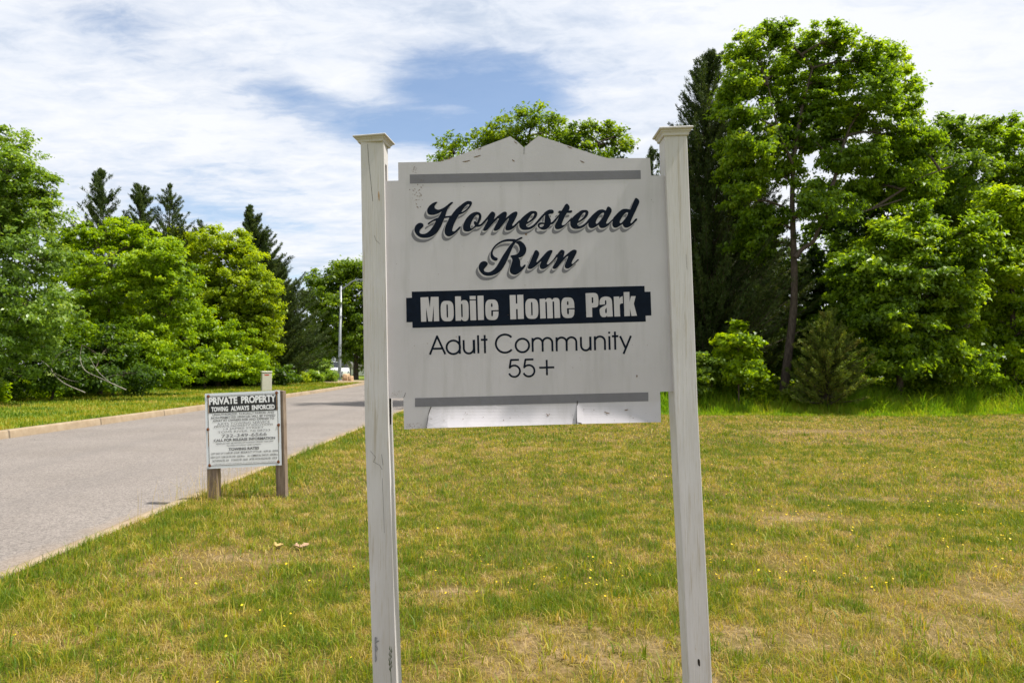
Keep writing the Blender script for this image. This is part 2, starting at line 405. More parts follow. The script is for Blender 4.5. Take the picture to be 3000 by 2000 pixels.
def conifer(name, label, base, tip, half, Y, mat='needle', n_br=260, sprays=34, seed=1, group=None, power=.8,
            up=.75, low=.06, tr=.13, size=.17, base_z=0.0, asym=0.0, depth=1.0):
    """Eastern red cedar: ascending branches clad in feathery sprays, ragged conical outline."""
    g = np.random.default_rng(seed)
    root = thing(name, label, 'tree', (P(*base, Y).x, Y, base_z), group)
    b = np.array([P(*base, Y).x, Y, base_z]); t = np.array(P(*tip, Y)); Hh = t[2] - b[2]; Rm = half * Y / F
    T = Tubes(); tp = np.linspace(0, 1, 12)[:, None] * (t - b) + b
    tp[1:-1, :2] += g.normal(0, .03, (10, 2))
    T.add(tp, tr * (1 - .93 * np.linspace(0, 1, 12)), 7)
    P0, D, LL, TI = [], [], [], []
    bias = g.normal(0, .18, (8,)); Rm *= 1.65
    for k in range(n_br):
        h = low + (1 - low) * (1 - (1 - g.random()) ** .62) if g.random() < .75 else g.uniform(low, .999)
        h = min(h, .995)
        az = g.uniform(0, 2 * np.pi)
        ln = .92 * Rm * (1 - h) ** power * g.uniform(.55, 1.12) * (1 + bias[int(az / (2 * np.pi) * 8) % 8]) + .05
        ln *= 1 + asym * np.cos(az)
        el = np.clip(g.normal(up * (0.55 + .6 * h), .18), .05, 1.35)
        o = b + (t - b) * h
        d = np.array([np.cos(az) * np.cos(el), np.sin(az) * np.cos(el) * depth, np.sin(el)])
        e = o + d * ln * 1.15 + [0, 0, .10 * ln]
        mid = o + d * ln * .55 - [0, 0, .07 * ln]
        q = bez(o, mid, e, 6)
        T.add(q, np.linspace(.028 * (1 - .7 * h), .006, 6), 4)
        m = int(sprays * (.35 + ln / Rm)); u = g.random(m) ** .7 * .88 + .12
        pt = (1 - u)[:, None] ** 2 * o + 2 * ((1 - u) * u)[:, None] * mid + (u ** 2)[:, None] * e
        wd = (.20 * (1 - u) ** .7 + .03) * ln * .6 + .02
        sidev = unit(g.normal(0, 1, (m, 3)))
        dd = unit(d * .8 + sidev * .75 + np.array([0, 0, .45]))
        pt = pt + sidev * (wd * g.random(m))[:, None] * .7
        P0.append(pt); D.append(dd); LL.append(np.full(m, 1.0)); TI.append(np.full(m, g.normal(0, .13)))
    # leader
    m = int(sprays * 1.2); u = g.random(m)
    P0.append(t - (t - b) * (u * .07)[:, None] + g.normal(0, .03, (m, 3))); D.append(unit(np.array([0, 0, 1.0]) + g.normal(0, .35, (m, 3)))); TI.append(np.zeros(m))
    P0 = np.concatenate(P0); D = np.concatenate(D); TI = np.concatenate(TI); n = len(P0)
    rep = 5
    pos = np.repeat(P0, rep, 0) + g.normal(0, size * .22, (n * rep, 3)); dd = unit(np.repeat(D, rep, 0) + g.normal(0, .35, (n * rep, 3)))
    nr = unit(np.cross(dd, g.normal(0, 1, (n * rep, 3))))
    L = .85 * size * g.uniform(.6, 1.3, n * rep); W = L * g.uniform(.14, .24, n * rep)
    v, f = leaf_quads(pos, nr, dd, L, W, .1)
    tint = np.clip(.45 + np.repeat(TI, rep) + g.normal(0, .15, n * rep), 0, 1)
    np_mesh('crown', v, f, mat, root, np.repeat(tint, 4)); T.build('trunk', 'bark', root)
    return root

# ------------------------------------------------------------------ flat lettering
def closed_curve(pts, n=4):
    m = len(pts); out = []
    for i in range(m):
        a, b = pts[i], pts[(i + 1) % m]
        p1 = np.array(a[:2], float); p2 = np.array(b[:2], float)
        p0 = p1 if len(a) > 2 else np.array(pts[i - 1][:2], float)
        p3 = p2 if len(b) > 2 else np.array(pts[(i + 2) % m][:2], float)
        for t in np.linspace(0, 1, n, endpoint=False):
            out.append(.5 * (2 * p1 + (p2 - p0) * t + (2 * p0 - 5 * p1 + 4 * p2 - p3) * t * t + (3 * p1 - p0 - 3 * p2 + p3) * t ** 3))
    return np.array(out)
def ccw(p):
    p = np.asarray(p, float); x, y = p[:, 0], p[:, 1]
    return p if np.sum(x * np.roll(y, -1) - np.roll(x, -1) * y) > 0 else p[::-1]
def shapes(prims):
    """Boolean of polygons by constrained triangulation: prims [(+1/-1, pts)], later ones decide. y grows downward."""
    V, Fc, S = [], [], []
    for s, p in prims:
        p = ccw(p); k = len(V); V += [Vector((float(a), float(b))) for a, b in p]
        Fc.append(list(range(k, k + len(p)))); S.append(s)
    v, e, f, ov, oe, of = delaunay_2d_cdt(V, [], Fc, 0, 1e-5)
    keep = [t for t, o in zip(f, of) if o and S[max(o)] > 0]
    return [(a.x, a.y) for a in v], keep
def capsules(poly, w):
    out = []; n = len(poly)
    for i in range(n):
        a, b = poly[i], poly[(i + 1) % n]; d = b - a; L = np.hypot(*d)
        if L < 1e-6: continue
        d = d / L; nn = np.array([-d[1], d[0]]) * w
        out.append((1, np.array([a + nn, a - nn, b - nn, b + nn])))
        out.append((1, np.array([a + w * np.array([math.cos(k * math.pi / 3), math.sin(k * math.pi / 3)]) for k in range(6)])))
    return out
def stroke(pts, w):
    """Open stroke of even width w with square ends."""
    out = []; pts = [np.array(p, float) for p in pts]
    for i in range(len(pts) - 1):
        a, b = pts[i], pts[i + 1]; d = b - a
        if np.hypot(*d) < .02: continue
        d = d / np.hypot(*d); nn = np.array([-d[1], d[0]]) * w / 2
        out.append((1, np.array([a + nn, a - nn, b - nn, b + nn])))
        if i: out.append((1, np.array([a + w / 2 * np.array([math.cos(k * math.pi / 6), math.sin(k * math.pi / 6)]) for k in range(12)])))
    return out
def arc(cx, cy, rx, ry, a0, a1, n=14):
    return [(cx + rx * math.cos(R(a)), cy - ry * math.sin(R(a))) for a in np.linspace(a0, a1, n)]
def superel(cx, cy, hw, hh, p=3.2, n=28):
    o = []
    for a in np.linspace(0, 2 * np.pi, n, endpoint=False):
        c, s = math.cos(a), math.sin(a)
        x = cx + hw * math.copysign(abs(c) ** (2 / p), c); y = cy + hh * math.copysign(abs(s) ** (2 / p), s)
        o.append((x + (y - cy) * .026, y))
    return np.array(o)

# script words, outlines read in enlarged crops of the photo: (origin x, origin y, scale)
A = (1200, 575, 220 / 2352); B = A_B = (1400, 575, 220 / 2352); Cc = (1560, 575, 160 / 1792); D = (1690, 570, 200 / 2163); E = (1390, 685, 320 / 2352)
FF = (1210, 850, 350 / 2352); G = (1550, 840, 360 / 2352); Q = (1150, 810, 800 / 2352)
c = 1
SCRIPT = [
 (A, 1, [(870,190),(845,175),(790,185),(700,230),(610,310),(560,390),(545,460),(570,540),(630,580),(720,588),(820,570),(920,530),(1000,480,c),(950,580),(890,670,c),(800,700),(690,760),(600,820),(568,860),(575,885),(605,885),(660,840),(740,790),(825,768,c),(770,870),(690,1000),(590,1110),(500,1165),(410,1180),(330,1160),(310,1100),(340,1040),(400,985),(435,930),(425,870),(370,835),(300,835),(220,880),(170,950),(148,1040),(165,1120),(230,1220),(330,1285),(450,1305),(590,1295),(720,1245),(840,1160),(930,1040),(1000,910),(1050,790),(1090,695,c),(1160,680),(1245,672,c),(1200,760),(1140,890),(1105,1000),(1092,1090),(1110,1180),(1160,1240),(1240,1258),(1330,1230),(1430,1160),(1520,1080),(1590,1005),(1608,965),(1585,945),(1550,960),(1490,1020),(1420,1085),(1365,1100),(1338,1070),(1350,1000),(1390,880),(1450,760),(1550,580,c),(1640,550),(1750,490),(1850,400),(1920,310),(1955,220),(1940,170),(1890,150),(1810,150),(1720,190),(1600,280),(1490,370),(1390,480),(1300,605,c),(1220,615),(1120,625,c),(1150,520),(1200,390),(1260,310),(1340,230),(1360,195),(1340,180),(1290,190),(1200,260),(1080,350),(980,400),(890,420),(820,395),(785,350),(790,300),(830,245)]),
 (A, -1, [(1855,250),(1800,270),(1720,350),(1660,430),(1625,500,c),(1700,460),(1790,390),(1850,310),(1868,270)]),
 (A, 1, [(2070,490),(1970,520),(1860,600),(1760,720),(1690,860),(1670,970),(1690,1060),(1750,1100),(1840,1105),(1930,1075),(2030,1000),(2090,960,c),(2150,962),(2230,940),(2310,880),(2400,780),(2480,690,c),(2468,600,c),(2368,720),(2298,800),(2228,870),(2158,890,c),(2190,820),(2230,730),(2250,640),(2235,560),(2180,505),(2110,488)]),
 (A, -1, [(2130,580),(2080,600),(2010,680),(1950,790),(1905,910),(1905,980),(1940,1000),(1990,970),(2040,920),(2020,870),(2010,810),(2040,780),(2080,790),(2105,815,c),(2140,740),(2165,650),(2165,600)]),
 (B, 1, [(440,480),(390,520),(320,610),(250,700,c),(320,705,c),(290,790),(230,900),(180,1000),(160,1055),(180,1080),(230,1085),(290,1060),(360,990),(450,880),(560,770),(630,700),(655,697),(650,720),(600,820),(540,930),(495,1030),(500,1070),(550,1085),(610,1070),(680,1020),(760,920),(860,800),(940,710),(970,690,c),(950,760),(900,860),(865,970),(862,1030),(890,1065),(950,1073),(1040,1050),(1120,1000),(1200,930),(1280,840),(1330,790,c),(1310,740,c),(1250,790),(1180,860),(1120,915),(1090,925),(1080,900),(1100,850),(1150,760),(1200,660),(1235,570),(1240,510),(1210,480),(1150,485),(1060,530),(960,610),(880,680,c),(900,610),(908,540),(890,495),(850,483),(780,500),(680,570),(580,650),(500,725,c),(530,650),(545,570),(530,520),(490,490)]),
 (B, 1, [(1720,460),(1640,475),(1540,540),(1440,620),(1350,710),(1290,790),(1292,830),(1295,930),(1330,1000),(1400,1050),(1500,1060),(1620,1040),(1740,980),(1850,880),(1960,750),(2050,650),(2110,580,c),(2130,490,c),(2020,580),(1920,690),(1830,800),(1740,890),(1650,945),(1580,965),(1530,940),(1515,890),(1560,860),(1650,810),(1750,740),(1830,650),(1862,560),(1850,500),(1800,465)]),
 (B, -1, [(1745,540),(1690,570),(1630,650),(1580,730),(1545,805,c),(1610,770),(1690,700),(1740,630),(1765,570)]),
 (Cc, 1, [(600,435),(530,445),(450,490),(380,550),(415,605,c),(405,690),(395,780),(390,870,c),(350,858),(280,855),(220,870),(180,910),(170,970),(200,1030),(270,1080),(360,1100),(450,1085),(530,1030),(580,960),(600,930),(650,920),(720,870),(800,770),(860,685,c),(900,560,c),(830,640),(740,740),(660,830),(608,860,c),(600,770),(560,680),(525,600,c),(580,580),(650,575),(690,545),(700,490),(660,445)]),
 (Cc, -1, [(345,920),(280,925),(240,950),(235,985),(270,1010),(320,1005),(360,970),(375,925)]),
 (Cc, 1, [(1120,245),(1070,280),(1010,380),(950,480,c),(890,470),(850,500),(840,540),(890,570,c),(870,640),(860,690),(810,800),(750,910),(730,990),(745,1050),(800,1085),(880,1080),(980,1040),(1080,960),(1180,860),(1270,790,c),(1290,680,c),(1230,750),(1140,850),(1060,925),(990,950),(965,925),(975,870),(1020,760),(1080,640),(1130,550,c),(1200,550),(1270,540),(1305,500),(1290,465),(1240,465),(1190,470,c),(1215,400),(1215,340),(1180,280),(1140,245)]),
 ((1549.8, 572, 220 / 2352), 1, [(1720,460),(1640,475),(1540,540),(1440,620),(1350,710),(1290,790),(1292,830),(1295,930),(1330,1000),(1400,1050),(1500,1060),(1620,1040),(1740,980),(1850,880),(1950,780),(2010,720,c),(2010,600,c),(1920,690),(1830,800),(1740,890),(1650,945),(1580,965),(1530,940),(1515,890),(1560,860),(1650,810),(1750,740),(1830,650),(1862,560),(1850,500),(1800,465)]),
 ((1549.8, 572, 220 / 2352), -1, [(1745,540),(1690,570),(1630,650),(1580,730),(1545,805,c),(1610,770),(1690,700),(1740,630),(1765,570)]),
 (D, 1, [(780,472),(690,490),(590,560),(490,650),(400,750),(330,830),(390,850,c),(360,940),(375,1010),(420,1060),(500,1068),(590,1030),(690,960,c),(710,1010),(750,1055),(820,1065),(910,1040),(1010,970),(1100,870),(1170,810,c),(1180,730,c),(1080,830),(1000,900),(950,920),(930,900),(950,840),(1000,740),(1060,630),(1100,540),(1100,470),(1060,410),(1010,382),(970,395),(940,450),(915,510,c),(880,490),(830,474)]),
 (D, -1, [(830,578),(770,610),(690,700),(630,800),(600,890),(615,920),(660,910),(740,820),(820,700),(860,610),(855,585)]),
 (D, 1, [(1530,452),(1450,465),(1350,530),(1250,630),(1150,750),(1140,830,c),(1120,920),(1135,1000),(1190,1050),(1270,1045),(1370,990),(1450,935,c),(1470,990),(1520,1045),(1590,1050),(1680,1015),(1790,930),(1880,840),(1915,790),(1900,760),(1860,765),(1800,830),(1740,895),(1710,905),(1700,880),(1730,800),(1800,650),(1880,480),(1960,300),(1982,230),(1960,165),(1900,115),(1860,112),(1830,150),(1770,280),(1690,470,c),(1640,465),(1590,453)]),
 (D, -1, [(1595,565),(1540,590),(1460,680),(1390,790),(1355,870),(1375,905),(1420,890),(1500,800),(1580,690),(1620,590)]),
 (E, 1, [(890,120),(800,110),(690,115),(580,150),(470,220),(390,310),(350,400),(345,480),(370,540),(420,575),(470,580),(500,555),(495,520),(450,500),(410,465),(395,410),(420,330),(490,250),(590,190),(700,165),(800,165),(880,180)]),
 (E, 1, [(950,148),(1010,165),(1080,230),(1115,310),(1110,390),(1070,460),(1010,500),(950,515,c),(980,560),(988,620),(990,680),(1010,710),(1040,695),(1070,665),(1100,665),(1100,690),(1060,750),(980,830),(890,880),(820,870),(770,830),(760,760),(790,660),(815,570),(800,520),(775,490),(790,462),(850,455),(920,430),(965,370),(970,300),(940,230),(890,190)]),
 (E, 1, [(1035,80),(1010,68),(950,95),(880,130),(820,180),(760,250),(690,350),(610,470),(540,590),(460,720),(370,800),(290,825),(220,805),(205,765),(240,720),(280,670),(285,630),(250,595),(190,588),(130,620),(95,680),(90,740),(120,810),(190,880),(280,905),(390,895),(500,850),(590,770),(670,640),(730,510),(780,390),(830,280),(880,200),(930,150),(1020,105)]),
 (E, 1, [(1320,350),(1290,380),(1240,500),(1190,620),(1150,710),(1160,750),(1220,755),(1300,710),(1380,640),(1440,590,c),(1405,680),(1420,740),(1470,760),(1550,730),(1650,640),(1740,545),(1800,480,c),(1770,440,c),(1690,560),(1620,630),(1580,660),(1560,640),(1590,570),(1650,450),(1680,380),(1670,352),(1620,352),(1560,385),(1480,470),(1400,560),(1340,615,c),(1340,580),(1370,510),(1395,440),(1385,390),(1350,355)]),
 (E, 1, [(1880,342),(1840,365),(1790,430),(1740,490,c),(1785,490,c),(1770,560),(1720,650),(1685,710),(1690,745),(1740,755),(1800,710),(1890,600),(1980,500),(2020,480,c),(1990,560),(1950,650),(1945,710),(1980,745),(2050,735),(2140,660),(2230,580),(2248,555),(2225,545),(2180,590),(2120,645),(2095,635),(2110,580),(2170,470),(2200,400),(2195,355),(2150,340),(2090,360),(2000,430),(1915,500,c),(1935,430),(1940,380),(1920,355)]),
]
def tr(cr, pts): return np.array([(cr[0] + p[0] * cr[2], cr[1] + p[1] * cr[2]) for p in pts])
script_polys = [(s, tr(cr, closed_curve(p, 3))) for cr, s, p in SCRIPT]
e_ = lambda *k: superel(*k)
BLOCK = [
 (FF, 1, [(147,142),(300,134),(332,345),(350,132),(503,130),(515,607),(412,612),(405,300),(377,612),(302,615),(257,340),(262,617),(160,620)], 0),
 (FF, 1, e_(673,410,128,202), 0), (FF, -1, e_(674,408,15,130,6), 0),
 (FF, 1, [(827,122,c),(942,120,c),(945,220,c),(975,200),(1020,195),(1065,215),(1090,280),(1095,400),(1095,520),(1080,580),(1040,605),(1000,605),(965,585),(948,560,c),(945,598,c),(840,602,c)], 3), (FF, -1, e_(962,400,15,132,6), 0),
 (FF, 1, [(1115,115),(1232,112),(1234,180),(1117,182)], 0), (FF, 1, [(1117,203),(1235,200),(1245,590),(1130,592)], 0),
 (FF, 1, [(1268,110),(1387,106),(1397,583),(1280,587)], 0),
 (FF, 1, e_(1553,385,129,202), 0), (FF, -1, [(1535,328),(1535,280),(1541,262),(1552,255),(1562,265),(1566,290),(1567,327)], 0), (FF, -1, [(1540,395),(1700,388),(1700,414),(1575,418),(1575,480),(1570,510),(1555,517),(1545,508),(1540,480)], 0),
 (FF, 1, [(1902,97),(2020,94),(2025,262),(2055,262),(2050,92),(2170,88),(2182,562),(2065,567),(2060,370),(2028,370),(2033,570),(1917,573)], 0),
 (G, 1, e_(53,420,124,193), 0), (G, -1, e_(53,420,14,128,6), 0),
 (G, 1, [(202,232,c),(305,226,c),(307,260,c),(340,225),(380,215),(420,225),(440,255,c),(470,220),(520,212),(560,225),(583,270),(590,430),(597,593,c),(488,598,c),(480,310),(470,283),(455,283),(448,310),(458,600,c),(350,603,c),(340,310),(330,287),(318,290),(310,310),(320,603,c),(215,607,c)], 3),
 (G, 1, e_(743,400,125,197), 0), (G, -1, [(725,347),(725,300),(730,280),(742,273),(752,285),(757,345)], 0), (G, -1, [(725,410),(890,405),(890,430),(762,432),(765,500),(760,522),(748,529),(735,520),(728,500)], 0),
 (G, 1, [(1080,122,c),(1160,119),(1240,117),(1290,130),(1318,170),(1328,240),(1328,320),(1315,370),(1280,392),(1205,397,c),(1210,578,c),(1097,582,c)], 3), (G, -1, [(1198,200),(1220,200),(1228,215),(1230,290),(1222,310),(1200,313)], 0),
 (G, 1, [(1350,345,c),(1350,280),(1370,225),(1415,195),(1470,187),(1530,195),(1570,225),(1588,290),(1595,430),(1603,568,c),(1497,572,c),(1490,545,c),(1475,570),(1440,580),(1400,575),(1370,550),(1355,500),(1352,440),(1365,410),(1400,385),(1460,352),(1480,330),(1478,270),(1465,255),(1452,270),(1452,335,c)], 3), (G, -1, [(1485,400),(1465,420),(1455,450),(1457,490),(1470,508),(1485,500),(1490,470)], 0),
 (G, 1, [(1620,190,c),(1725,185,c),(1728,235,c),(1745,200),(1790,178,c),(1798,315,c),(1755,322),(1738,345),(1735,380),(1745,565,c),(1635,570,c)], 3),
 (G, 1, [(1810,102),(1920,98),(1925,290),(1950,180),(2040,178),(2005,325),(2065,553),(1960,558),(1930,415),(1932,558),(1825,563)], 0),
]
block_polys = [(s, tr(cr, closed_curve(p, sm) if sm else [q[:2] for q in p])) for cr, s, p, sm in BLOCK]
banner = tr(Q, [(165,130),(2170,80),(2172,131),(2222,130),(2230,335),(2180,337),(2182,388),(172,442),(170,392),(120,393),(117,184),(167,182)])

def thin(lines, w, x0, y0):
    """Strokes in a baseline frame (x right, y up) of the crop -> photo pixels."""
    out = []
    for ln in lines:
        q = [(x0 + x - .0255 * y, y0 - y - .0268 * x) for x, y in ln]
        out += stroke([tuple(p) for p in tr(Q, q)], w * Q[2])
    return out
def ar(cx, cy, rx, ry, a0, a1, n=16): return [(cx + rx * math.cos(R(a)), cy + ry * math.sin(R(a))) for a in np.linspace(a0, a1, n)]
L1 = [[(0,0),(65,156),(133,0)], [(24,50),(110,50)], ar(203,58,58,58,0,360,30), [(258,0),(258,156)],
      [(293,118),(293,45)] + ar(336,45,43,44,180,360) + [(379,118)], [(383,118),(383,0)], [(418,0),(418,156)], [(475,0),(475,156)], [(441,116),(499,116)],
      ar(648,78,78,78,42,318,30), ar(798,58,58,58,0,360,30),
      [(886,0),(886,120)], [(886,70)] + ar(929,75,43,42,180,0) + [(972,0)], [(972,70)] + ar(1014,75,42,42,180,0) + [(1056,0)],
      [(1093,0),(1093,120)], [(1093,70)] + ar(1136,75,43,42,180,0) + [(1179,0)], [(1179,70)] + ar(1221,75,42,42,180,0) + [(1263,0)],
      [(1303,118),(1303,45)] + ar(1343,45,40,44,180,360) + [(1383,118)], [(1385,118),(1385,0)],
      [(1423,0),(1423,120)], [(1423,70)] + ar(1466,75,43,42,180,0) + [(1509,0)],
      [(1548,0),(1548,118)], [(1548,140),(1548,156)], [(1597,0),(1597,156)], [(1570,116),(1626,116)],
      [(1641,116),(1690,2)], [(1734,116),(1667,-38)]]
def five(x): return [[(x + 40, 149), (x - 30, 149), (x - 42, 82)] + ar(x - 3, 52, 49, 49, 135, -158, 20)]
L2 = five(1053 - 1048) + five(1178 - 1048) + [[(1265 - 1048, 76), (1395 - 1048, 76)], [(1331 - 1048, 10), (1331 - 1048, 142)]]
thin_polys = thin(L1, 17.5, 322, 672) + thin(L2, 16.5, 1048, 866)

# ------------------------------------------------------------------ community sign
YS = 2.62; YPAN = 2.640
sign = thing('entrance_sign', 'large white weathered entrance sign reading Homestead Run between two capped posts', 'sign', (P(1575, 2140, YS).x, YS, 0))
def post(name, cen, yaw0, yaw1, cap_y, cap_top, cap_yaw, lean, marks):
    b = MB(); hw = .0445
    ring = []
    cen = [(x, y) for x, y in cen]
    for i, (x, y) in enumerate(cen):
        c0 = P(x, y, YS); yaw = R(yaw0 + (yaw1 - yaw0) * i / (len(cen) - 1)); cy, sy = math.cos(yaw), math.sin(yaw)
        ring.append([(c0.x + dx * cy - dy * sy, c0.y + hw + dx * sy + dy * cy, c0.z) for dx, dy in ((-hw, -hw), (hw, -hw), (hw, hw), (-hw, hw))])
    for i in range(len(ring) - 1): b.add(ring[i] + ring[i + 1], [(0, 1, 5, 4)[::-1], (1, 2, 6, 5)[::-1], (2, 3, 7, 6)[::-1], (3, 0, 4, 7)[::-1]])
    b.add(ring[0], [(0, 1, 2, 3)])
    for kind, pts, w in marks:
        # cracks, knots and scars: shallow dark marks on the faces
        if kind == 'front':
            q = stroke(pts, w); v, f = shapes(q)
            b.add([P(x, y, YS - .0008) for x, y in v], f, 1)
        elif kind == 'blob':
            v, f = shapes([(1, closed_curve(pts, 3))]); b.add([P(x, y, YS - .0008) for x, y in v], f, w)
        elif kind == 'slot':
            (x, ya, yb, side) = pts
            a = P(x, ya, YS); d = P(x, yb, YS)
            for k in (0,):
                y0, y1 = YS + .028, YS + .052; xx = side * .0008
                b.add([(a.x + xx, y0, a.z), (a.x + xx, y1, a.z), (d.x + xx, y1, d.z), (d.x + xx, y0, d.z)], [(0, 1, 2, 3)], 1)
    po = b.build('post', ['post_paint', 'crack_dark', 'scuff', 'rust_stain'], sign, bevel=.003)
    # moulded cap
    m = MB(); cx = P(cen[0][0], cap_y, YS); zb = cx.z; hc = P(cen[0][0], cap_top, YS - .02).z - zb
    prof = [(.02, 0), (.0475, 0), (.0505, .10), (.0515, .30), (.0535, .42), (.0575, .55), (.0575, .66), (.0625, .70), (.0655, .78), (.0655, .93), (.0635, .99), (.03, 1.04)]
    cy, sy = math.cos(R(cap_yaw)), math.sin(R(cap_yaw)); sl = math.tan(R(lean)); V = []
    for hw_, t in prof:
        for sx, sg in ((-1, -1), (1, -1), (1, 1), (-1, 1)):
            dx, dy = sx * hw_, sg * hw_; X = dx * cy - dy * sy; Yy = dx * sy + dy * cy
            V.append((cx.x + X - t * hc * sl, YS + hw + Yy, zb + t * hc + X * sl))
    n = len(prof); fc = []
    for i in range(n - 1):
        for j in range(4): fc.append((i * 4 + j, i * 4 + (j + 1) % 4, i * 4 + 4 + (j + 1) % 4, i * 4 + 4 + j))
    fc.append(tuple((n - 1) * 4 + j for j in range(4)))
    m.add(V, fc); cp = m.build('post_cap', 'post_paint', po, bevel=.0012)
    return po
post('post', [(1090, 408), (1104, 1250), (1129, 2000), (1134, 2170)], 0, -4, 417, 392, -7, 2.0,
     [('front', [(1077, 422), (1080, 470), (1085, 520), (1089, 560), (1092, 590)], .9),
      ('front', [(1085, 1320), (1100, 1338), (1094, 1352), (1112, 1362), (1120, 1375)], .8),
      ('front', [(1118, 1330), (1122, 1362)], 1.0), ('front', [(1120, 1400), (1124, 1500), (1126, 1560)], .6),
      ('front', [(1097, 690), (1102, 705), (1113, 714)], .7),
      ('blob', [(1109, 560), (1112, 572), (1111, 590), (1108, 575)], 3),
      ('blob', [(1098, 1866), (1106, 1868), (1103, 1874), (1112, 1876), (1102, 1884), (1107, 1900), (1101, 1912), (1104, 1930), (1099, 1938), (1098, 1900)], 2),
      ('slot', (1125, 474, 529, 1), 0), ('slot', (1139, 1168, 1245, 1), 0),
      ('blob', [(1154, 1940), (1160, 1944), (1156, 1956), (1150, 1948)], 1)])
post('post', [(1979, 392), (2010, 1200), (2051, 2000), (2058, 2170)], 1, 4, 399, 369, 1, 2.6,
     [('front', [(2010, 745), (2013, 790)], .6), ('front', [(2002, 1425), (2006, 1445)], .8),
      ('front', [(2013, 1600), (2019, 1690), (2022, 1900)], .7),
      ('blob', [(2020, 1920), (2024, 1922), (2025, 1960), (2020, 1950)], 1), ('blob', [(2044, 1930), (2050, 1932), (2051, 1950), (2045, 1946)], 1),
      ('blob', [(2029, 1893), (2036, 1895), (2037, 1902), (2030, 1903)], 3),
      ('slot', (1977.5, 1150, 1190, -1), 0)])

OUT = [(1124,530.4),(1167,529.3),(1166.3,476),(1257.7,474.2),(1290.8,474),(1306,468.6),(1403,434),(1494.9,399.7),(1517,416),(1535.7,433),(1556,415),(1577.8,398.5),(1630,415),(1678.6,431.6),(1755,457),(1783,464),(1904.3,463),(1907.7,514.5),(1948,515.3),
       (1975,1145.7),(1933.6,1147),(1936.5,1235.8),(1690,1241.3),(1247.7,1254),(1184,1257),(1181.8,1165.7),(1140,1166)]
def ybar(x): return 1192 + (x - 1215) * (-17 / 684)
def bulge(x, y, piece=None):
    t = max(0, min(1.1, (y - ybar(x)) / 58))
    if piece == 'flat' or (piece is None and x < 1263.5 - 15 * t): return .001 * t
    if piece == 'mid' or (piece is None and x < 1690):
        e = max(0, min(1, (x - 1245) / 60)); s = .75 + .25 * math.sin((x - 1250) * .011)
        return (.0135 + .0155 * e) * s * (.10 * t + .90 * t ** 1.7)
    return (.026 - .016 * (x - 1690) / 246) * (.15 * t + .85 * t ** 1.6)
pb = MB()
def sheet(prims, off, mi, grid=None):
    pr = list(prims)
    v, f = shapes(pr)
    pb.add([P(x, y, YPAN - bulge(x, y) - off) for x, y in v], [list(t)[::-1] for t in f], mi)
main = [p for p in OUT if p[1] < 1200]
cutL = [(1263, ybar(1263)), (1256, 1213), (1252, 1234), (1247.7, 1254)]
left_corner = [(1184, 1257), (1181.8, 1165.7), (1140, 1166)]
top_poly = OUT[:20] + [(1933.6, 1147), (1934.8, ybar(1934.8))] + [(x, ybar(x)) for x in np.linspace(1900, 1280, 14)] + cutL + left_corner
pb.add([], [])
def surf(poly, nx, ny, piece=None):
    xs = [p[0] for p in poly]; ys = [p[1] for p in poly]
    V = [Vector(p) for p in (tuple(q) for q in ccw(np.array(poly)))]; n = len(V)
    for gx in np.linspace(min(xs), max(xs), nx + 2)[1:-1]:
        for gy in np.linspace(min(ys), max(ys), ny + 2)[1:-1]: V.append(Vector((gx, gy)))
    v, e, f, a, b2, of = delaunay_2d_cdt(V, [], [list(range(n))], 0, 1e-5)
    pb.add([P(q.x, q.y, YPAN - bulge(q.x, q.y, piece)) for q in v], [list(t)[::-1] for t, o in zip(f, of) if o], 0)
surf(top_poly, 6, 6, 'flat')
mid = cutL[::-1] + [(x, ybar(x)) for x in np.linspace(1300, 1690, 14)] + [(1690, 1241.3)] + [(x, 1254 + (x - 1247.7) * (-12.7 / 442.3)) for x in np.linspace(1660, 1280, 12)]
surf(mid, 20, 7, 'mid')
rgt = [(1690.5, ybar(1690)), ] + [(x, ybar(x)) for x in np.linspace(1720, 1900, 7)] + [(1934.8, ybar(1934.8)), (1936.5, 1235.8)] + [(x, 1241.3 - (x - 1690) * .0223) for x in np.linspace(1900, 1720, 6)] + [(1690.5, 1241.3)]
surf(rgt, 12, 7, 'right')
# board core behind the face, with its raw edges
oc = ccw(np.array(OUT)); n = len(oc)
fr = [P(x, y, YPAN + .0035) for x, y in oc]; bk = [(v.x, v.y + .015, v.z) for v in fr]
V = [Vector(p) for p in oc]; v2, e2, f2, _, _, of2 = delaunay_2d_cdt(V, [], [list(range(n))], 0, 1e-5)
pb.add([P(q.x, q.y, YPAN + .0035) for q in v2], [list(t)[::-1] for t, o in zip(f2, of2) if o], 1)
pb.add([P(q.x, q.y, YPAN + .0035) + Vector((0, .015, 0)) for q in v2], [list(t) for t, o in zip(f2, of2) if o], 0)
pb.add(fr + bk, [(i, (i + 1) % n, n + (i + 1) % n, n + i) for i in range(n)], 1)
# the painted lip that closes the gap from face to core along top and sides
fr0 = [P(x, y, YPAN) for x, y in oc]
pb.add(fr0 + fr, [(i, (i + 1) % n, n + (i + 1) % n, n + i) for i in range(n) if not (oc[i][1] > 1225 and oc[(i + 1) % n][1] > 1225)], 0)
